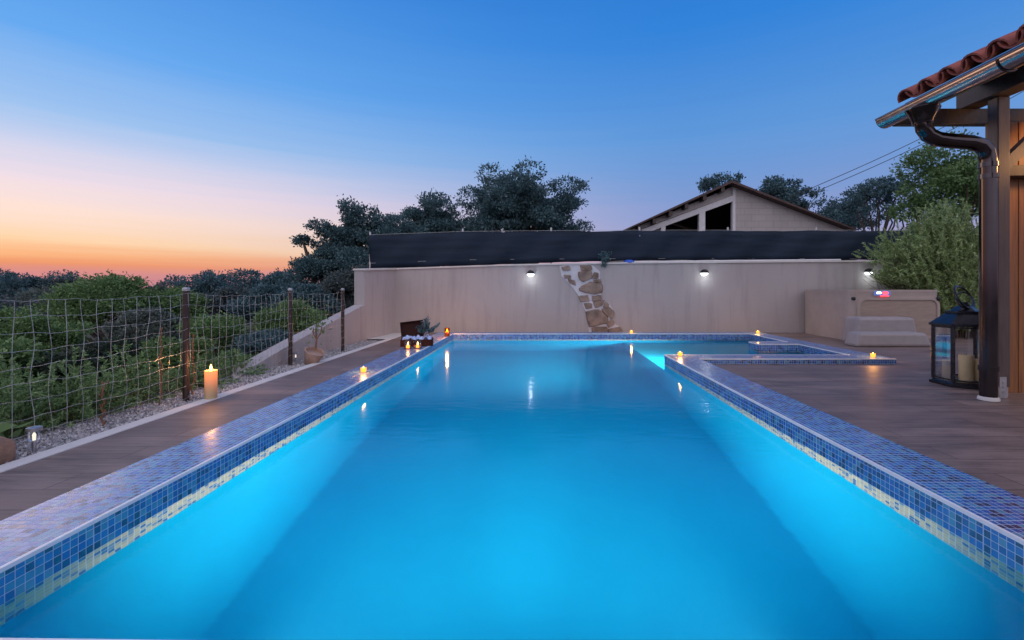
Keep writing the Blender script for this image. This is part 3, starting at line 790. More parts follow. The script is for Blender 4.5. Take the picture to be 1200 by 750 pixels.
# big hexagonal lantern
pl = Vector((4.325, 4.62, DZ)); LR = .265
big = empty('floor_lantern', tuple(pl), R(26.9)); tag(big, 'large black hexagonal lantern with unlit cream candles on the deck by the downpipe', 'lantern')
def hexring(r0, z0, r1, z1, mb, k=6, ph=0):
    vs = [(r0 * math.cos(ph + i * 2 * math.pi / k), r0 * math.sin(ph + i * 2 * math.pi / k), z0) for i in range(k)] + [(r1 * math.cos(ph + i * 2 * math.pi / k), r1 * math.sin(ph + i * 2 * math.pi / k), z1) for i in range(k)]
    mb.add(vs, [(i, (i + 1) % k, k + (i + 1) % k, k + i) for i in range(k)] + [tuple(range(k))[::-1], tuple(range(k, 2 * k))])
mb = MB(); hexring(LR + .012, .002, LR + .012, .03, mb); hexring(LR - .006, .03, LR - .02, .05, mb); mb.build('base', M['lantern'], big, bevel=.003)
HB, HT = .05, .60
mb = MB()
pts6 = [Vector((math.cos(i * math.pi / 3) * (LR - .02), math.sin(i * math.pi / 3) * (LR - .02), 0)) for i in range(6)]
for i, p in enumerate(pts6):
    mb.box((-.014, -.014, HB), (.014, .014, HT), M=Matrix.Translation(p) @ Euler((0, 0, i * math.pi / 3)).to_matrix().to_4x4())
    qn = pts6[(i + 1) % 6]
    for z in (HB + .015, HT - .012):
        mb.tube([p + Vector((0, 0, z)), qn + Vector((0, 0, z))], .011, 4)
mb.build('frame', M['lantern'], big)
mb = MB()
for i, p in enumerate(pts6):
    qn = pts6[(i + 1) % 6]; d_ = (qn - p).normalized(); nn = Vector((d_.y, -d_.x, 0)) * .002
    a, b = p.lerp(qn, .05) * .985, p.lerp(qn, .95) * .985
    mb.prism([a + Vector((0, 0, HB)), b + Vector((0, 0, HB)), b + Vector((0, 0, HT)), a + Vector((0, 0, HT))], nn)
mb.build('glass', M['glass'], big)
mb = MB(); hexring(LR + .015, HT, LR + .015, HT + .025, mb); hexring(LR + .005, HT + .026, .15, HT + .125, mb); hexring(.155, HT + .126, .155, HT + .15, mb); hexring(.12, HT + .151, .06, HT + .20, mb); hexring(.04, HT + .201, .035, HT + .24, mb)
mb.build('roof', M['lantern'], big, bevel=.003)
mb = MB()
mb.tube([(.155 * math.cos(a), .155 * math.sin(a) * .35, HT + .285 + .115 * math.sin(a)) for a in [i * math.pi / 14 for i in range(29)]], .010, 8)
mb.tube([(.125 * math.cos(a) * .9, .05 * math.sin(a), HT + .26 + .08 * math.sin(a + .6)) for a in [i * math.pi / 12 for i in range(25)]], .007, 8)
mb.build('handle', M['lantern'], big, smooth=True)
for (dx, dy, r_, h_, lb) in ((-.075, .11, .045, .19, 'short cream pillar candle inside the big black lantern, on the left'), (-.01, -.03, .06, .26, 'tall cream pillar candle in the middle of the big black lantern'), (.11, -.05, .05, .215, 'cream pillar candle inside the big black lantern, partly hidden by the downpipe')):
    mb = MB(); c0 = pl + Vector((dx, dy, .0515))
    mb.lathe([(r_ - .003, 0), (r_, .004), (r_, h_ - .006), (r_ - .006, h_), (r_ - .014, h_ - .008), (.004, h_ - .01)], (0, 0, 0), 28)
    o = mb.build('pillar_candle', M['wax'], smooth=True, loc=c0); tag(o, lb, 'candle', 'unlit candles in the big lantern')
    mb = MB(); mb.tube([(0, 0, h_ - .011), (.002, 0, h_ + .012)], .0018, 6); mb.build('wick', M['black'], o)

# ------------------------------------------------------------------ small garden lamps, rock, pot
def garden_lamp(p, h, label):
    root = empty('solar_garden_lamp', tuple(p)); tag(root, label, 'garden lamp', 'solar lamps in the gravel')
    mb = MB(); mb.tube([(0, 0, -.05), (0, 0, h * .5)], .010, 10); mb.build('stake', M['zinc'], root, smooth=True)
    mb = MB(); mb.lathe([(.016, h * .48), (.026, h * .52), (.028, h * .82), (.024, h * .86)], (0, 0, 0), 18); mb.build('lens', M['glass'], root, smooth=True)
    mb = MB(); mb.lathe([(.007, h * .5), (.009, h * .7), (.004, h * .78)], (0, 0, 0), 10); mb.build('bulb', M['dimled'], root, smooth=True)
    mb = MB(); mb.lathe([(.030, h * .86), (.036, h * .87), (.036, h * .97), (.025, h)], (0, 0, 0), 18); mb.build('cap', M['zinc'], root, smooth=True)
garden_lamp((on(40, 532, -.09).x, on(40, 532, -.09).y, -.09), .165, 'small steel solar lamp in the gravel beside the brown rock')
garden_lamp((on(346.5, 425, -.09).x, on(346.5, 425, -.09).y, -.09), .14, 'small steel solar lamp in the gravel beside the tilted pot')

def rock(name, label, c, s, seed, mat, cat='rock'):
    rg = np.random.default_rng(seed); mb = MB(); k1, k2 = 20, 12; vs = []
    for i in range(k2 + 1):
        th = math.pi * i / k2
        for j in range(k1):
            a = 2 * math.pi * j / k1; d = Vector((math.sin(th) * math.cos(a), math.sin(th) * math.sin(a), math.cos(th)))
            q_ = Vector([math.copysign(abs(t) ** .55, t) for t in d])
            f = 1 + .07 * math.sin(3 * a + seed) * math.sin(2 * th) + .05 * math.sin(7 * a + 3 * th) + rg.normal(0, .012)
            vs.append((q_.x * s[0] * f, q_.y * s[1] * f, q_.z * s[2] * f))
    mb.add(vs, [(i*k1 + j, (i+1)*k1 + j, (i+1)*k1 + (j+1) % k1, i*k1 + (j+1) % k1) for i in range(k2) for j in range(k1)])
    o = mb.build(name, mat, smooth=True, loc=c); tag(o, label, cat); return o
rock('rock', 'squarish brown rock lying in the gravel by the kerb', (-3.15, 2.50, -.04), (.155, .16, .115), 2, M['rock'])

pp = Vector((-3.02, 6.02, DZ - .02)); pot = empty('plant_pot', tuple(pp)); tag(pot, 'tilted pale terracotta pot with a thin upright plant in the gravel', 'plant pot')
mt = Euler((R(8), R(24), 0)).to_matrix()
mb = MB(); mb.lathe([(.06, .0), (.075, .01), (.115, .145), (.125, .17), (.13, .195), (.115, .195), (.105, .15)], (0, 0, 0), 28, M=mt); mb.build('pot', M['terracotta'], pot, smooth=True)
mb = MB(); st = [Vector((.07, 0, .19)), Vector((.085, .0, .32)), Vector((.07, .01, .46)), Vector((.09, 0, .60))]
mb.tube(st, [.014, .011, .009, .004], 8); mb.tube([st[1], st[1] + Vector((.05, .02, .10)), st[1] + Vector((.06, .03, .2))], .006, 6); mb.tube([st[1], st[1] + Vector((-.04, .0, .08)), st[1] + Vector((-.045, 0, .16))], .006, 6)
mb.build('stem', M['twig'], pot, smooth=True)
rg = np.random.default_rng(12); P = np.stack([rg.normal(.08, .09, 160), rg.normal(0, .06, 160), rg.normal(.58, .12, 160)], 1)
quads('foliage', leaf_faces(rg, P, P - np.array([.08, 0, .3]), .055, .02), M['l_green'], pot)

# ------------------------------------------------------------------ hot tub and steps
tx0, tx1, ty0, ty1, tz1 = 5.87, 7.56, 8.55, 10.12, .885
tub = empty('hot_tub', ((tx0 + tx1) / 2, (ty0 + ty1) / 2, DZ)); tag(tub, 'beige square hot tub with panelled front and a lit control display', 'hot tub')
lt = lambda v: Vector(v) - Vector(tub.location)
def rrect(x0, y0, x1, y1, r, k=6):
    o = []
    for cx, cy, a0 in ((x1 - r, y0 + r, -90), (x1 - r, y1 - r, 0), (x0 + r, y1 - r, 90), (x0 + r, y0 + r, 180)):
        for i in range(k + 1):
            a = R(a0 + 90 * i / k); o.append((cx + r * math.cos(a), cy + r * math.sin(a)))
    return o
mb = MB(); mb.prism([lt((x, y, DZ)) for x, y in rrect(tx0, ty0, tx1, ty1, .14)], (0, 0, .87)); mb.build('cabinet', M['tub'], tub, smooth=True)
mb = MB(); mb.prism([lt((x, y, .80)) for x, y in rrect(tx0 - .004, ty0 - .004, tx1 + .004, ty1 + .004, .144)], (0, 0, .045)); mb.prism([lt((x, y, .846)) for x, y in rrect(tx0 - .01, ty0 - .01, tx1 + .01, ty1 + .01, .15)], (0, 0, .045))
mb.build('cover', M['tub'], tub, smooth=True)
ax0, ax1 = at(1007, 395, ty0).x, at(1097, 395, ty0).x
mb = MB(); o_ = rrect(ax0, .02, ax1, .70, .12)
mb.prism([lt((x, ty0 - .012, z)) for x, z in o_], (0, .02, 0))
fr_o = rrect(ax0 - .05, -.03, ax1 + .05, .74, .15); n_ = len(o_)
mb.build('front_panel', M['tub_panel'], tub)
mb = MB(); a = [lt((x, ty0 - .03, z)) for x, z in o_]; b = [lt((x, ty0 - .03, z)) for x, z in fr_o]; c_ = [lt((x, ty0 + .02, z)) for x, z in o_]; d_ = [lt((x, ty0 + .02, z)) for x, z in fr_o]
mb.add(a + b + c_ + d_, [f for i in range(n_) for f in ((i, (i+1) % n_, n_ + (i+1) % n_, n_ + i), (n_ + i, n_ + (i+1) % n_, 3*n_ + (i+1) % n_, 3*n_ + i), (i, 2*n_ + i, 2*n_ + (i+1) % n_, (i+1) % n_))])
mb.build('panel_frame', M['tub'], tub)
for px in (999.5, 1099):
    c = at(px, 350, ty0 - .02); mb = MB(); mb.lathe([(.035, 0), (.035, .03), (.02, .045)], lt(c), 16, M=Euler((R(90), 0, 0)).to_matrix()); mb.build('knob', M['black'], tub, smooth=True)
a = at(1024, 340.8, ty0 - .03); b = at(1043, 346.2, ty0 - .03)
mb = MB(); mb.box(lt((a.x, ty0 - .05, b.z)), lt((b.x, ty0 - .031, a.z))); disp = mb.build('control_display', M['blueled'], tub, bevel=.008)
mb = MB(); mb.box(lt((a.x + .04, ty0 - .054, b.z + .03)), lt((a.x + .12, ty0 - .0505, a.z - .02))); mb.build('lamp', M['whiteled'], disp)
mb = MB(); mb.box(lt((a.x + .15, ty0 - .054, b.z + .025)), lt((a.x + .25, ty0 - .0505, a.z - .02))); mb.box(lt((a.x + .12, ty0 - .049, b.z - .016)), lt((a.x + .27, ty0 - .033, b.z - .004))); mb.build('lamp', M['redled'], disp)

sx0, sx1 = on(999, 406, DZ).x, on(1088, 406, DZ).x; sy = 7.62
stp = empty('tub_steps', ((sx0 + sx1) / 2, sy, DZ)); tag(stp, 'grey plastic two-tread steps standing before the hot tub', 'steps')
l2 = lambda v: Vector(v) - Vector(stp.location)
def tread(name, x0, x1, y0, y1, z0, z1, sl):
    mb = MB(); v = [(x0, y0, z0), (x1, y0, z0), (x1, y1, z0), (x0, y1, z0), (x0 + sl, y0 + sl * .4, z1), (x1 - sl, y0 + sl * .4, z1), (x1 - sl, y1, z1), (x0 + sl, y1, z1)]
    mb.add([l2(p) for p in v], [(0, 3, 2, 1), (4, 5, 6, 7), (0, 1, 5, 4), (1, 2, 6, 5), (2, 3, 7, 6), (3, 0, 4, 7)])
    return mb.build(name, M['step'], stp, bevel=.045)
tread('lower_step', sx0, sx1, sy, sy + .36, DZ, DZ + .235, .08)
tread('upper_step', sx0 + .26, sx1 + .08, sy + .362, sy + .80, DZ, DZ + .47, .07)

# ------------------------------------------------------------------ pavilion on the right
pav = empty('pavilion', (4.06, 4.05, DZ)); tag(pav, 'dark timber pavilion with red barrel tiled roof, gutter and downpipe', 'pavilion')
lp = lambda v: Vector(v) - Vector(pav.location)
gx, gz, gy1, gy0 = 3.36, 2.545, 4.42, -1.5
mb = MB(); k = 14; rgut = .085
inner, outer = [], []
prof = [(math.cos(math.pi + math.pi * i / k), math.sin(math.pi + math.pi * i / k)) for i in range(k + 1)]
vs = []
for y in (gy1, gy0):
    for rr in (rgut, rgut - .006):
        vs += [lp((gx + rr * c_, y, gz + rr * s_)) for c_, s_ in prof]
n_ = k + 1; fs = []
for i in range(k):
    fs += [(i, i + 1, 2*n_ + i + 1, 2*n_ + i), (n_ + i, 3*n_ + i, 3*n_ + i + 1, n_ + i + 1), (i, n_ + i, n_ + i + 1, i + 1)]
fs += [(0, 2*n_, 3*n_, n_), (k, n_ + k, 3*n_ + k, 2*n_ + k)]
mb.add(vs, fs)
mb.add([lp((gx + rgut * .995 * c_, gy1 + .003, gz + rgut * .995 * s_)) for c_, s_ in prof], [tuple(range(n_))])
mb.tube([lp((gx - rgut, gy1, gz)), lp((gx - rgut, gy0, gz))], .010, 8)
g_o = mb.build('gutter', M['gutter'], pav, smooth=True)
for y in (3.25, 1.9):
    mb = MB(); mb.tube([lp((gx + (rgut + .004) * c_, y, gz + (rgut + .004) * s_)) for c_, s_ in prof], .008, 6); mb.build('bracket', M['copper'], g_o, smooth=True)
px_, py_ = 3.935, 3.98
pipe = [(gx, py_, gz - .06), (gx, py_, gz - .17), (gx + .012, py_, gz - .24), (gx + .05, py_, gz - .295), (gx + .12, py_, gz - .33), (gx + .22, py_, gz - .345), (px_ - .16, py_, gz - .36), (px_ - .07, py_, gz - .385), (px_ - .015, py_, gz - .44), (px_, py_, gz - .52), (px_, py_, 1.2), (px_, py_, DZ + .02)]
mb = MB(); mb.tube([lp(p) for p in pipe], .062, 24)
dp = mb.build('downpipe', M['copper'], pav, smooth=True)
mb = MB(); mb.lathe([(.075, gz - .20), (.080, gz - .17), (.125, gz - .075), (.125, gz - .07)], lp((gx, py_, 0)), 16); mb.build('outlet', M['copper'], dp, smooth=True)
for z in (DZ + .28, gz - .56, gz - .66):
    mb = MB(); mb.lathe([(.0625, z - .02), (.070, z - .02), (.070, z + .02), (.0625, z + .02)], lp((px_, py_, 0)), 20); mb.build('clamp', M['copper'], dp, smooth=True)
mb = MB(); mb.lathe([(.074, DZ + .003), (.074, DZ + .02), (.066, DZ + .035)], lp((px_, py_, 0)), 20); mb.build('collar', M['concrete'], dp, smooth=True)
# post, beams, braces
mb = MB(); mb.box(lp((4.09, 4.05, DZ + .10)), lp((4.20, 4.15, 2.62))); po = mb.build('post', M['post_wood'], pav, bevel=.008)
mb = MB(); mb.box(lp((4.10, 4.043, DZ + .004)), lp((4.16, 4.049, DZ + .19))); mb.box(lp((4.11, 4.06, DZ + .004)), lp((4.19, 4.14, DZ + .098)))
for dz in (.06, .10, .14): mb.lathe([(.007, 0), (.007, .006)], lp((4.13, 4.042, DZ + dz)), 8, M=Euler((R(90), 0, 0)).to_matrix())
mb.build('post_bracket', M['zinc'], po)
mb = MB(); mb.box(lp((4.035, -1.4, 2.625)), lp((4.215, 4.40, 2.80))); mb.build('eave_beam', M['dark'], pav, bevel=.006)
mb = MB(); mb.box(lp((3.42, 4.325, 2.47)), lp((7.6, 4.40, 2.62))); mb.build('end_beam', M['dark'], pav, bevel=.005)
mb = MB(); mb.box(lp((4.203, 4.13, 1.93)), lp((7.6, 4.25, 2.03))); mb.build('rail', M['dark'], pav, bevel=.004)
mb = MB(); mb.prism([lp(p) for p in ((4.203, 4.06, 1.97), (4.203, 4.06, 2.10), (4.75, 4.06, 2.62), (4.88, 4.06, 2.62))], (0, .065, 0)); mb.build('brace', M['post_wood'], pav)
mb = MB()
for i in range(24): mb.box(lp((4.22 + i * .14, 4.262 + .004 * (i % 2), DZ)), lp((4.22 + i * .14 + .136, 4.30, 2.47)))
mb.build('plank_wall', M['plank'], pav, bevel=.003)
# roof: sloping boards, rafters, barrel tiles
SL = R(27); ex, ez = 3.34, 2.565
rs_ = lambda u, y, h: lp((ex + u * math.cos(SL) - h * math.sin(SL), y, ez + u * math.sin(SL) + h * math.cos(SL)))
UL = 3.2
mb = MB()
vs = [rs_(u, y, h) for h in (0, .025) for u, y in ((.06, 4.20), (UL, 4.20), (UL, gy0), (.06, gy0))]
mb.add(vs, [(0, 3, 2, 1), (4, 5, 6, 7), (0, 1, 5, 4), (1, 2, 6, 5), (2, 3, 7, 6), (3, 0, 4, 7)]); mb.build('soffit', M['soffit'], pav)
for i in range(8):
    y = 4.19 - i * .75; mb = MB(); vs = [rs_(u, yy_, h) for h in (-.11, -.002) for u, yy_ in ((.10, y), (UL, y), (UL, y - .07), (.10, y - .07))]
    mb.add(vs, [(0, 3, 2, 1), (4, 5, 6, 7), (0, 1, 5, 4), (1, 2, 6, 5), (2, 3, 7, 6), (3, 0, 4, 7)]); mb.build('rafter', M['post_wood'], pav)
mb = MB(); rt = .092; k = 8
ny = int((4.27 - gy0) / .205); course = .34
for i in range(ny):
    yc = 4.07 - i * .205
    for c in range(9):
        u0 = -.03 + c * course + rnd.uniform(-.008, .008); u1 = u0 + course + .06
        for up_, off, (ra, rb) in ((1, 0, (rt, rt * .86)), (-1, .1025, (rt * .95, rt * .82))):
            vs = []
            for u, r_, lift in ((u0, ra, .012), (u1, rb, 0)):
                for j in range(k + 1):
                    a = math.pi * j / k
                    for tt in (0, .014):
                        rr = r_ - tt
                        vs.append(rs_(u, yc - off + rr * math.cos(a), .02 + lift + up_ * (rr * math.sin(a)) + (.085 if up_ < 0 else .02)))
            w_ = 2 * (k + 1); f_ = []
            for j in range(k):
                a0, b0 = 2 * j, 2 * (j + 1)
                f_ += [(a0, b0, w_ + b0, w_ + a0), (a0 + 1, w_ + a0 + 1, w_ + b0 + 1, b0 + 1), (a0, a0 + 1, b0 + 1, b0)]
            f_ += [(0, w_, w_ + 1, 1), (2 * k, 2 * k + 1, w_ + 2 * k + 1, w_ + 2 * k)]
            mb.add(vs, f_)
mb.build('roof_tiles', M['roof'], pav, smooth=True)
# the lamp that warms the pavilion's timber
lm = empty('ceiling_lamp', (4.95, 3.75, 2.32)); tag(lm, 'amber lamp hanging under the pavilion roof', 'lamp')
mb = MB(); mb.lathe([(.02, 0), (.07, .03), (.085, .09), (.06, .15), (.02, .17)], (0, 0, 0), 20); mb.build('globe', M['amber'], lm, smooth=True)
mb = MB(); mb.tube([(0, 0, .17), (0, 0, .75)], .006, 6); mb.build('cord', M['cable'], lm)
light('lamp_light', 'POINT', (0, 0, -.12), 20, (1, .48, .15), lm, shadow_soft_size=.09)

# ------------------------------------------------------------------ gabled house behind
HY = 16.0
house = empty('gabled_house', (6.8, HY, 0)); tag(house, 'pale gabled house with open loft showing above the dark screen', 'house')
lh = lambda v: Vector(v) - Vector(house.location)
ap, le, re = at(858, 214, HY - .35), at(731, 271, HY - .35), at(1004, 270, HY - .35)
def hp(x, y, dy=0): v = at(x, y, HY); return lh((v.x, HY + dy, v.z))
z0 = -.2
mb = MB(); a = at(862, 217, HY); b = at(1004, 270, HY)
mb.prism([lh(p) for p in ((a.x, HY, z0), (b.x, HY, z0), (b.x, HY, b.z - .02), (a.x, HY, a.z - .02))], (0, .25, 0))
mb.prism([lh(p) for p in ((b.x - .25, HY + .25, z0), (b.x, HY + .25, z0), (b.x, HY + .25, b.z - .05), (b.x - .25, HY + .25, b.z + .02))], (0, 8, 0))
l_ = at(742, 268, HY)
mb.prism([lh(p) for p in ((l_.x, HY + 7.9, z0), (b.x - .25, HY + 7.9, z0), (b.x - .25, HY + 7.9, b.z - .05), (ap.x, HY + 7.9, ap.z - .12), (l_.x, HY + 7.9, l_.z - .08))], (0, .2, 0))
mb.prism([lh(p) for p in ((l_.x, HY + .25, z0), (l_.x + .25, HY + .25, z0), (l_.x + .25, HY + .25, 2.2), (l_.x, HY + .25, 2.2))], (0, 7.6, 0))
mb.prism([lh(p) for p in ((l_.x, HY, z0), (a.x - .002, HY, z0), (a.x - .002, HY, 2.55), (l_.x, HY, 2.55))], (0, .25, 0))
mb.build('wall', M['house_wall'], house)
mb = MB(); th = .085
mb.prism([lh((le.x, HY - .35, le.z)), lh((ap.x, HY - .35, ap.z)), lh((ap.x, HY - .35, ap.z + th)), lh((le.x, HY - .35, le.z + th * .6))], (0, 8.8, 0))
mb.prism([lh((ap.x, HY - .35, ap.z)), lh((re.x, HY - .35, re.z)), lh((re.x, HY - .35, re.z + th * .6)), lh((ap.x, HY - .35, ap.z + th))], (0, 8.8, 0))
mb.build('roof', M['house_roof'], house)
mb = MB(); mb.prism([hp(858.5, 229), hp(752, 269), hp(752, 275), hp(858.5, 236)][::-1], (0, .2, 0)); mb.build('gable_beam', M['white'], house)
mb = MB(); mb.prism([hp(858.5, 218.5, .06), hp(858.5, 228.6, .06), hp(748, 269.5, .06), hp(741, 268, .06)], (0, .1, 0)); mb.build('gable_panel', M['house_wall'], house)
for t in (.12, .29, .46, .61, .76, .9):
    x = 858 + (735 - 858) * t; y = 214 + (271 - 214) * t; c = at(x, y, HY); mb = MB()
    mb.box(lh((c.x - .06, HY - .30, c.z - .17)), lh((c.x + .06, HY + .055, c.z - .012))); mb.build('rafter', M['dark'], house)
for x0_, x1_, yt in ((819.5, 826.5, 247), (775, 780, 265), (858.6, 862, 217)):
    a_, b_ = at(x0_, yt, HY), at(x1_, yt, HY); mb = MB()
    mb.box(lh((a_.x, HY + .003, 2.5)), lh((b_.x, HY + .16, a_.z))); mb.build('column', M['white'], house)

for dx in (-2.9, -2.1, -1.3, -.5):
    zr_ = ap.z + dx * (ap.z - le.z) / (ap.x - le.x) - .30; mb = MB()
    mb.prism([lh(p) for p in ((ap.x + dx, HY + .5, zr_), (ap.x + dx + .12, HY + .5, zr_), (ap.x + dx + .12, HY + .5, zr_ + .18), (ap.x + dx, HY + .5, zr_ + .18))], (0, 7.2, 0)); mb.build('roof_beam', M['house_wall'], house)

# power lines
for i, (ya, yb, lb) in enumerate(((228, 157, 'upper black overhead cable rising to the right above the shrub'), (234, 160, 'lower black overhead cable rising to the right above the shrub'))):
    a = at(926, ya + 3, 16.5); b = at(1330, 20 + i * 10, 15.0); mb = MB()
    mb.tube([a.lerp(b, t / 24) + Vector((0, 0, -.35 * math.sin(math.pi * t / 24))) for t in range(25)], .012, 5)
    tag(mb.build('power_cable', M['cable'], smooth=True), lb, 'cable', 'overhead cables')

# ------------------------------------------------------------------ trees and shrubs
def gz_at(x, y): return terrain_h(x, y)
def px_tree(name, label, group, x, ytop, ybot, wpx, Y, ncl, nleaf, L, mat, seed, dep=1.0, cat='tree', **kw):
    t, b = at(x, ytop, Y), at(x, ybot, Y); rx = wpx / F * Y / 2; cz = (t.z + b.z) / 2; rz = (t.z - b.z) / 2
    return tree(name, label, cat, group, (t.x, Y, gz_at(t.x, Y)), (t.x, Y, cz), (rx, rx * dep, rz), ncl, nleaf, L, mat, seed, **kw)
# the two big crowns over the screen
px_tree('oak_tree', 'tallest dark broad-crowned tree rising above the middle of the dark screen', None, 612, 184, 330, 172, 20, 105, 52000, .12, M['l_dark'], 21, tr=.3, smin=.10, smax=.27, sprigs=.07)
px_tree('oak_tree', 'rounded dark tree at the left end of the dark screen', None, 434, 232, 350, 128, 17, 95, 44000, .10, M['l_dark'], 22, tr=.25, smin=.11, smax=.28, sprigs=.07)
px_tree('oak_tree', 'dark tree with ragged left side against the orange sky', None, 378, 250, 405, 76, 16, 70, 27000, .09, M['l_dark'], 23, tr=.2, smin=.14, smax=.34, sprigs=.08)
px_tree('young_tree', 'thin open tree between the two big dark crowns', None, 510, 216, 330, 86, 19, 60, 18000, .11, M['l_dark'], 24, tr=.1, sprigs=.2, smin=.16, smax=.34)
px_tree('oak_tree', 'blue-grey bushy tree below the rounded dark tree, left of the wall corner', None, 408, 298, 400, 74, 14, 30, 17000, .09, M['l_far'], 25, tr=.12)
px_tree('oak_tree', 'dark lower tree behind the last fence post', None, 362, 318, 400, 70, 13, 26, 14000, .085, M['l_dark'], 26, tr=.12)
# skyline row
SK = [(-35, 309, 120, 44, 'l_far', 'skyline tree at the very left edge'), (32, 311, 96, 40, 'l_dark', 'dark domed skyline tree near the left edge'), (92, 319, 80, 43, 'l_far', 'low blue-grey skyline tree behind the tall green tree'), (185, 324, 90, 41, 'l_far', 'low blue-grey skyline tree right of the tall green tree'),
      (243, 309, 92, 38, 'l_dark', 'dark peaked skyline tree above the big candle'), (298, 316, 70, 36, 'l_dark', 'dark skyline tree left of the ragged tree'), (332, 306, 50, 30, 'l_dark', 'small dark skyline tree touching the ragged tree')]
for i, (x, yt, w, Y, mt_, lb) in enumerate(SK):
    px_tree('skyline_tree', lb, 'trees on the skyline', x, yt, yt + 62, w, Y, 26, 9000, .20, M[mt_], 40 + i, tr=.2, sprigs=.2)
MID = [(22, 334, 420, 110, 23, 'l_far', 'silver-grey bushy tree behind the near fence panel'), (88, 332, 410, 78, 20, 'l_olive', 'pale silver tree beside the tall green tree'), (128, 313, 420, 124, 12.5, 'l_green', 'tall green tree standing highest behind the near fence panel'),
       (206, 334, 410, 78, 14, 'l_green', 'green tree behind the brown fence post with the candle'), (258, 334, 400, 96, 22, 'l_far', 'silver-grey tree behind the middle fence panel'), (312, 330, 410, 84, 18, 'l_dark', 'dark tree behind the second fence post'),
       (172, 352, 420, 64, 9.5, 'l_olive', 'grey-leaved tree left of the candle post'), (338, 352, 430, 80, 11, 'l_green', 'bushy green tree behind the far fence panel'), (30, 360, 450, 100, 8, 'l_green', 'low leafy green tree at the left edge behind the fence')]
for i, (x, yt, yb, w, Y, mt_, lb) in enumerate(MID):
    px_tree('woodland_tree', lb, 'trees in the hollow beyond the fence', x, yt, yb, w, Y, 26, 15000, .0062 * Y + .012, M[mt_], 60 + i, tr=.09, sprigs=.22)
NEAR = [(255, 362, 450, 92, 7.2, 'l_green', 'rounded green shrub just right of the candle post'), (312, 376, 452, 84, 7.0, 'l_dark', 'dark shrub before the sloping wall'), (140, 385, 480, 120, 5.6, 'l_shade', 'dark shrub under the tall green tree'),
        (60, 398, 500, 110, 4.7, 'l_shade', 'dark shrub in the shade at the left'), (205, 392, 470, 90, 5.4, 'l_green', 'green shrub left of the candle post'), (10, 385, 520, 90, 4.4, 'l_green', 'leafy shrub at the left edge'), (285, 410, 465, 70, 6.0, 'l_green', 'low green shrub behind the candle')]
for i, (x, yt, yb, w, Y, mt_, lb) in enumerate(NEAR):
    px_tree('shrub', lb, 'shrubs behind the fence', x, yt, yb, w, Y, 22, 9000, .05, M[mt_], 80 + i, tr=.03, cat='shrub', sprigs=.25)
# feathery plants at the fence foot
FE_ = [(-3.62, 3.02, .74, 'feathery green plant nearest the rock'), (-3.52, 3.45, .70, 'feathery green plant in the middle of the near fence panel'), (-3.62, 3.95, .66, 'feathery green plant behind the candle post'), (-3.50, 4.6, .44, 'feathery green plant just right of the candle'), (-3.55, 5.25, .40, 'feathery green plant before the end of the sloping wall'), (-3.72, 2.6, .62, 'feathery green plant at the left edge'), (-3.95, 3.4, .8, 'tall feathery green plant behind the middle of the near fence panel')]
for i, (x, y, h, lb) in enumerate(FE_):
    twig_plant('feathery_plant', lb, 'plant', 'feathery plants along the fence', (x, y, gz_at(x, y)), 95, h, .44, 70, .05, .012, M['l_fern'], 100 + i, droop=.45, bare=.15, stemr=.003)
# rhubarb-like broad leaves bottom left
rg = np.random.default_rng(77)
BRD = [(-3.45, 2.75, 'broad-leaved weed beside the rock at the left edge'), (-3.6, 2.35, 'broad-leaved weed behind the rock at the left edge')]
for x, y, lb in BRD:
    root = empty('broad_leaf_weed', (x, y, gz_at(x, y))); tag(root, lb, 'plant', 'broad-leaved weeds')
    n_ = 60; a = rg.uniform(0, 6.28, n_); r_ = rg.uniform(.03, .24, n_)
    P = np.stack([np.cos(a) * r_, np.sin(a) * r_, rg.uniform(.04, .26, n_)], 1); D = np.stack([np.cos(a), np.sin(a), rg.uniform(-.3, .7, n_)], 1)
    quads('foliage', leaf_faces(rg, P, D, .13, .07, .25), M['l_green'], root)
# dry reddish stems on the fence
for i, (x, y, h, lb) in enumerate(((-3.20, 3.86, .60, 'dry reddish stem leaning on the fence left of the candle post'), (-3.21, 4.14, .62, 'dry reddish stem just right of the candle post'), (-3.22, 4.24, .50, 'short dry reddish stem right of the candle post'), (-3.13, 3.27, .26, 'short dry reddish stem before the near fence panel'))):
    mb = MB(); pts = [Vector((x + rnd.uniform(-.01, .01), y + rnd.uniform(-.012, .012), -.15 + (h + .1) * t / 9)) for t in range(10)]
    mb.tube(pts, [.008 - .0004 * t for t in range(10)], 6)
    for p in pts[2:]:
        for _ in range(2):
            d_ = Vector((rnd.uniform(-1, 1), rnd.uniform(-1, 1), 1)).normalized() * rnd.uniform(.015, .035)
            mb.tube([p, p + d_], [.004, .006], 4)
    tag(mb.build('dry_stem', M['twig'], smooth=True), lb, 'dry plant', 'dry stems at the fence')
# weeds and undergrowth
rg = np.random.default_rng(9); n_ = 26000
X = -3.55 - 7 * rg.random(n_) ** 1.6; Y = 1.5 + 15 * rg.random(n_); Z = np.array([gz_at(a, b) for a, b in zip(X, Y)]) + rg.uniform(0, .32, n_) ** 1.3
V = leaf_faces(rg, np.stack([X, Y, Z], 1), np.tile([0, 0, 1.], (n_, 1)), .10, .035, .9)
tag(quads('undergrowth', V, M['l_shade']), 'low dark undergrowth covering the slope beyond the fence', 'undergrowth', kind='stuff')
n_ = 2600; X = -3.36 - .4 * rg.random(n_) ** 1.5; Y = 2.4 + 4.3 * rg.random(n_)
V = leaf_faces(rg, np.stack([X, Y, -.10 + rg.uniform(0, .13, n_)], 1), np.tile([.1, 0, 1.], (n_, 1)), .12, .007, .35)
tag(quads('weeds', V, M['l_grass']), 'thin weeds growing along the back of the gravel strip', 'weeds', kind='stuff')

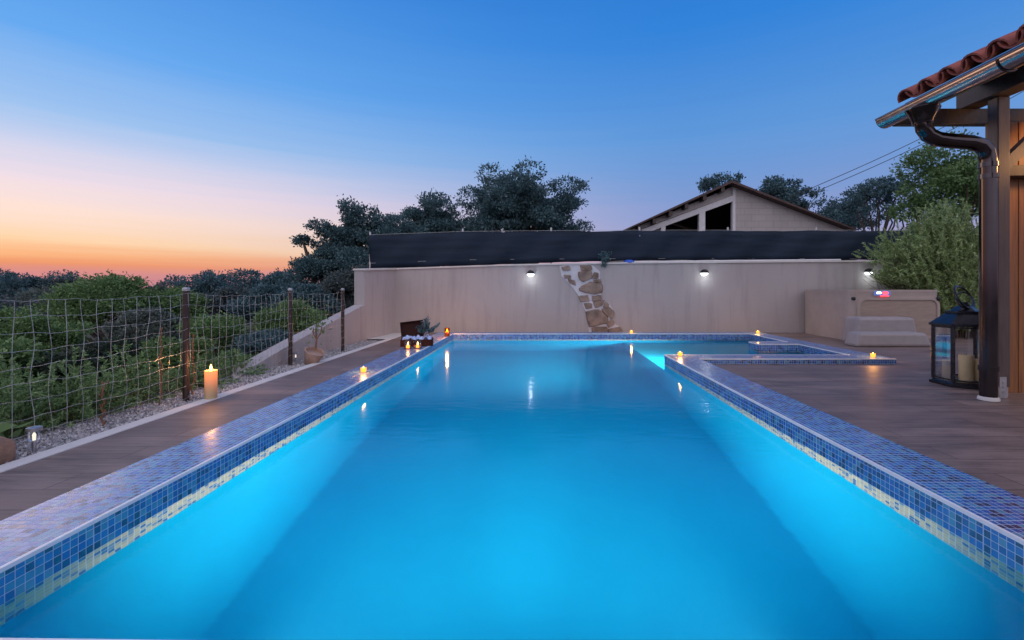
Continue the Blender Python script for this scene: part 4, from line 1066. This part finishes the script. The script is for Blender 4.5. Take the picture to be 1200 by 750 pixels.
# right side: pale shrub above the tub, trees behind
sb = at(1085, 345, 9.3)
twig_plant('pale_shrub', 'big pale green feathery shrub between the hot tub and the wall', 'shrub', None, (8.50, 9.55, DZ), 1000, 2.72, np.array([1.80, .62]), 170, .085, .021, M['l_shrub'], 130, droop=.2, bare=.12, stemr=.012, basew=.42, shrink=.22, prune=lambda p: (p[:, 0] < 7.42 + .25 * np.sin(p[:, 2] * 9)) & (p[:, 2] < 1.50 + .1 * np.sin(p[:, 0] * 13)))
px_tree('thin_tree', 'thin leafy tree behind the house ridge, left of its apex', None, 838, 198, 250, 64, 27, 20, 2600, .16, M['l_dark'], 140, tr=.1, sprigs=.5, smin=.15, smax=.3)
px_tree('thin_tree', 'leafy tree rising behind the right slope of the house roof', None, 915, 202, 262, 92, 26, 30, 8000, .16, M['l_dark'], 141, tr=.12, sprigs=.35, smin=.16, smax=.34)
px_tree('thin_tree', 'low dark tree at the foot of the house roof', None, 985, 228, 290, 70, 22, 26, 9000, .13, M['l_dark'], 142, tr=.12, sprigs=.3)
px_tree('thin_tree', 'open branching tree crossed by the overhead cables', None, 1028, 192, 280, 84, 18, 26, 5200, .11, M['l_dark'], 143, tr=.09, sprigs=.5, smin=.13, smax=.28)
px_tree('leafy_tree', 'fresh green tree behind the pale shrub and the downpipe', None, 1120, 148, 300, 120, 14, 44, 20000, .10, M['l_green'], 144, tr=.12, sprigs=.3, smin=.16, smax=.32)
px_tree('leafy_tree', 'green tree hidden partly by the pavilion post', None, 1215, 150, 300, 120, 14.5, 30, 12000, .10, M['l_green'], 145, tr=.12, sprigs=.3)

# ------------------------------------------------------------------ sky, light, camera
sc_ = bpy.context.scene
w = bpy.data.worlds.new('World'); sc_.world = w; w.use_nodes = True
w.node_tree.nodes.clear(); k = NT(w.node_tree)
d = k.n('ShaderNodeTexCoord').outputs['Generated']
sx = k.n('ShaderNodeSeparateXYZ', {0: d})
streak = k.noise(k.vm('MULTIPLY', d, (1.2, 1.2, 38)), 1.6, 4, .55)
zz = k.m('ADD', sx.outputs[2], k.m('MULTIPLY', k.m('SUBTRACT', streak, .5), .034))
ga = R(54)
hd = k.n('ShaderNodeVectorMath', {0: d, 1: (1, 1, 0)}, operation='MULTIPLY').outputs[0]
c = k.vm('DOT_PRODUCT', k.vm('NORMALIZE', hd), (-math.sin(ga), math.cos(ga), 0))
f = k.m('POWER', k.m('DIVIDE', k.m('SUBTRACT', c, .30), .70, None, True), 1.5, None, True)
A = k.ramp(zz, [(0.0, srgb(190, 130, 140)), (.022, srgb(212, 140, 142)), (.038, srgb(238, 152, 108)), (.054, srgb(250, 180, 128)), (.075, srgb(255, 214, 172)), (.115, srgb(254, 226, 212)), (.165, srgb(240, 222, 232)), (.21, srgb(206, 212, 238)), (.26, srgb(160, 196, 240)), (.37, srgb(100, 168, 240)), (.60, srgb(45, 125, 215)), (1, srgb(25, 85, 175))])
B = k.ramp(zz, [(0.0, srgb(185, 155, 180)), (.07, srgb(176, 160, 196)), (.13, srgb(146, 158, 206)), (.20, srgb(122, 154, 210)), (.30, srgb(95, 152, 218)), (.48, srgb(50, 131, 218)), (.7, srgb(35, 108, 200)), (1, srgb(25, 85, 175))])
mixc = k.mix(f, B, A)
# unseen sky behind the viewer and overhead, brightened as added front fill light
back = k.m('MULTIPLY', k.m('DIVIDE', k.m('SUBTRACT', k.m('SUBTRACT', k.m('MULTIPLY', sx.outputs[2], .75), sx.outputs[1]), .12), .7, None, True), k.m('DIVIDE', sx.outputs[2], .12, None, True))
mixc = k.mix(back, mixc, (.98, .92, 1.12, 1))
sky = k.n('ShaderNodeTexSky', sky_type='NISHITA', sun_disc=False, sun_elevation=R(-1.0), sun_rotation=-ga, altitude=200, dust_density=2)
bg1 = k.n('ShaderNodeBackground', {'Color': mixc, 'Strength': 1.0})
bg2 = k.n('ShaderNodeBackground', {'Color': sky.outputs[0], 'Strength': .012})
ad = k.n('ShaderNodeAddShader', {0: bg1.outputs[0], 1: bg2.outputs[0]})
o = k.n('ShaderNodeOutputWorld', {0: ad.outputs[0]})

sun = light('afterglow_sun', 'SUN', (-20, 20, 12), .35, (1, .66, .42), angle=R(25))
sun.rotation_euler = Vector((math.sin(ga), -math.cos(ga), -.16)).to_track_quat('-Z', 'Y').to_euler()

cam = bpy.data.cameras.new('camera'); co = bpy.data.objects.new('camera', cam); C.objects.link(co)
co.location = (0, 0, CH); co.rotation_euler = (R(90), 0, 0)
cam.sensor_width = 36; cam.lens = 16; cam.shift_x = -(CX - 600) / 1200; cam.shift_y = -(375 - CY) / 1200
cam.clip_start = .05; cam.clip_end = 5000
sc_.camera = co
sc_.view_settings.view_transform = 'Standard'; sc_.view_settings.look = 'None'; sc_.view_settings.exposure = 0; sc_.view_settings.gamma = 1
cy = sc_.cycles
cy.use_denoising = True
cy.max_bounces = 10; cy.diffuse_bounces = 4; cy.glossy_bounces = 5; cy.transmission_bounces = 8; cy.transparent_max_bounces = 24; cy.volume_bounces = 0
cy.sample_clamp_indirect = 4; cy.sample_clamp_direct = 0; cy.blur_glossy = .5
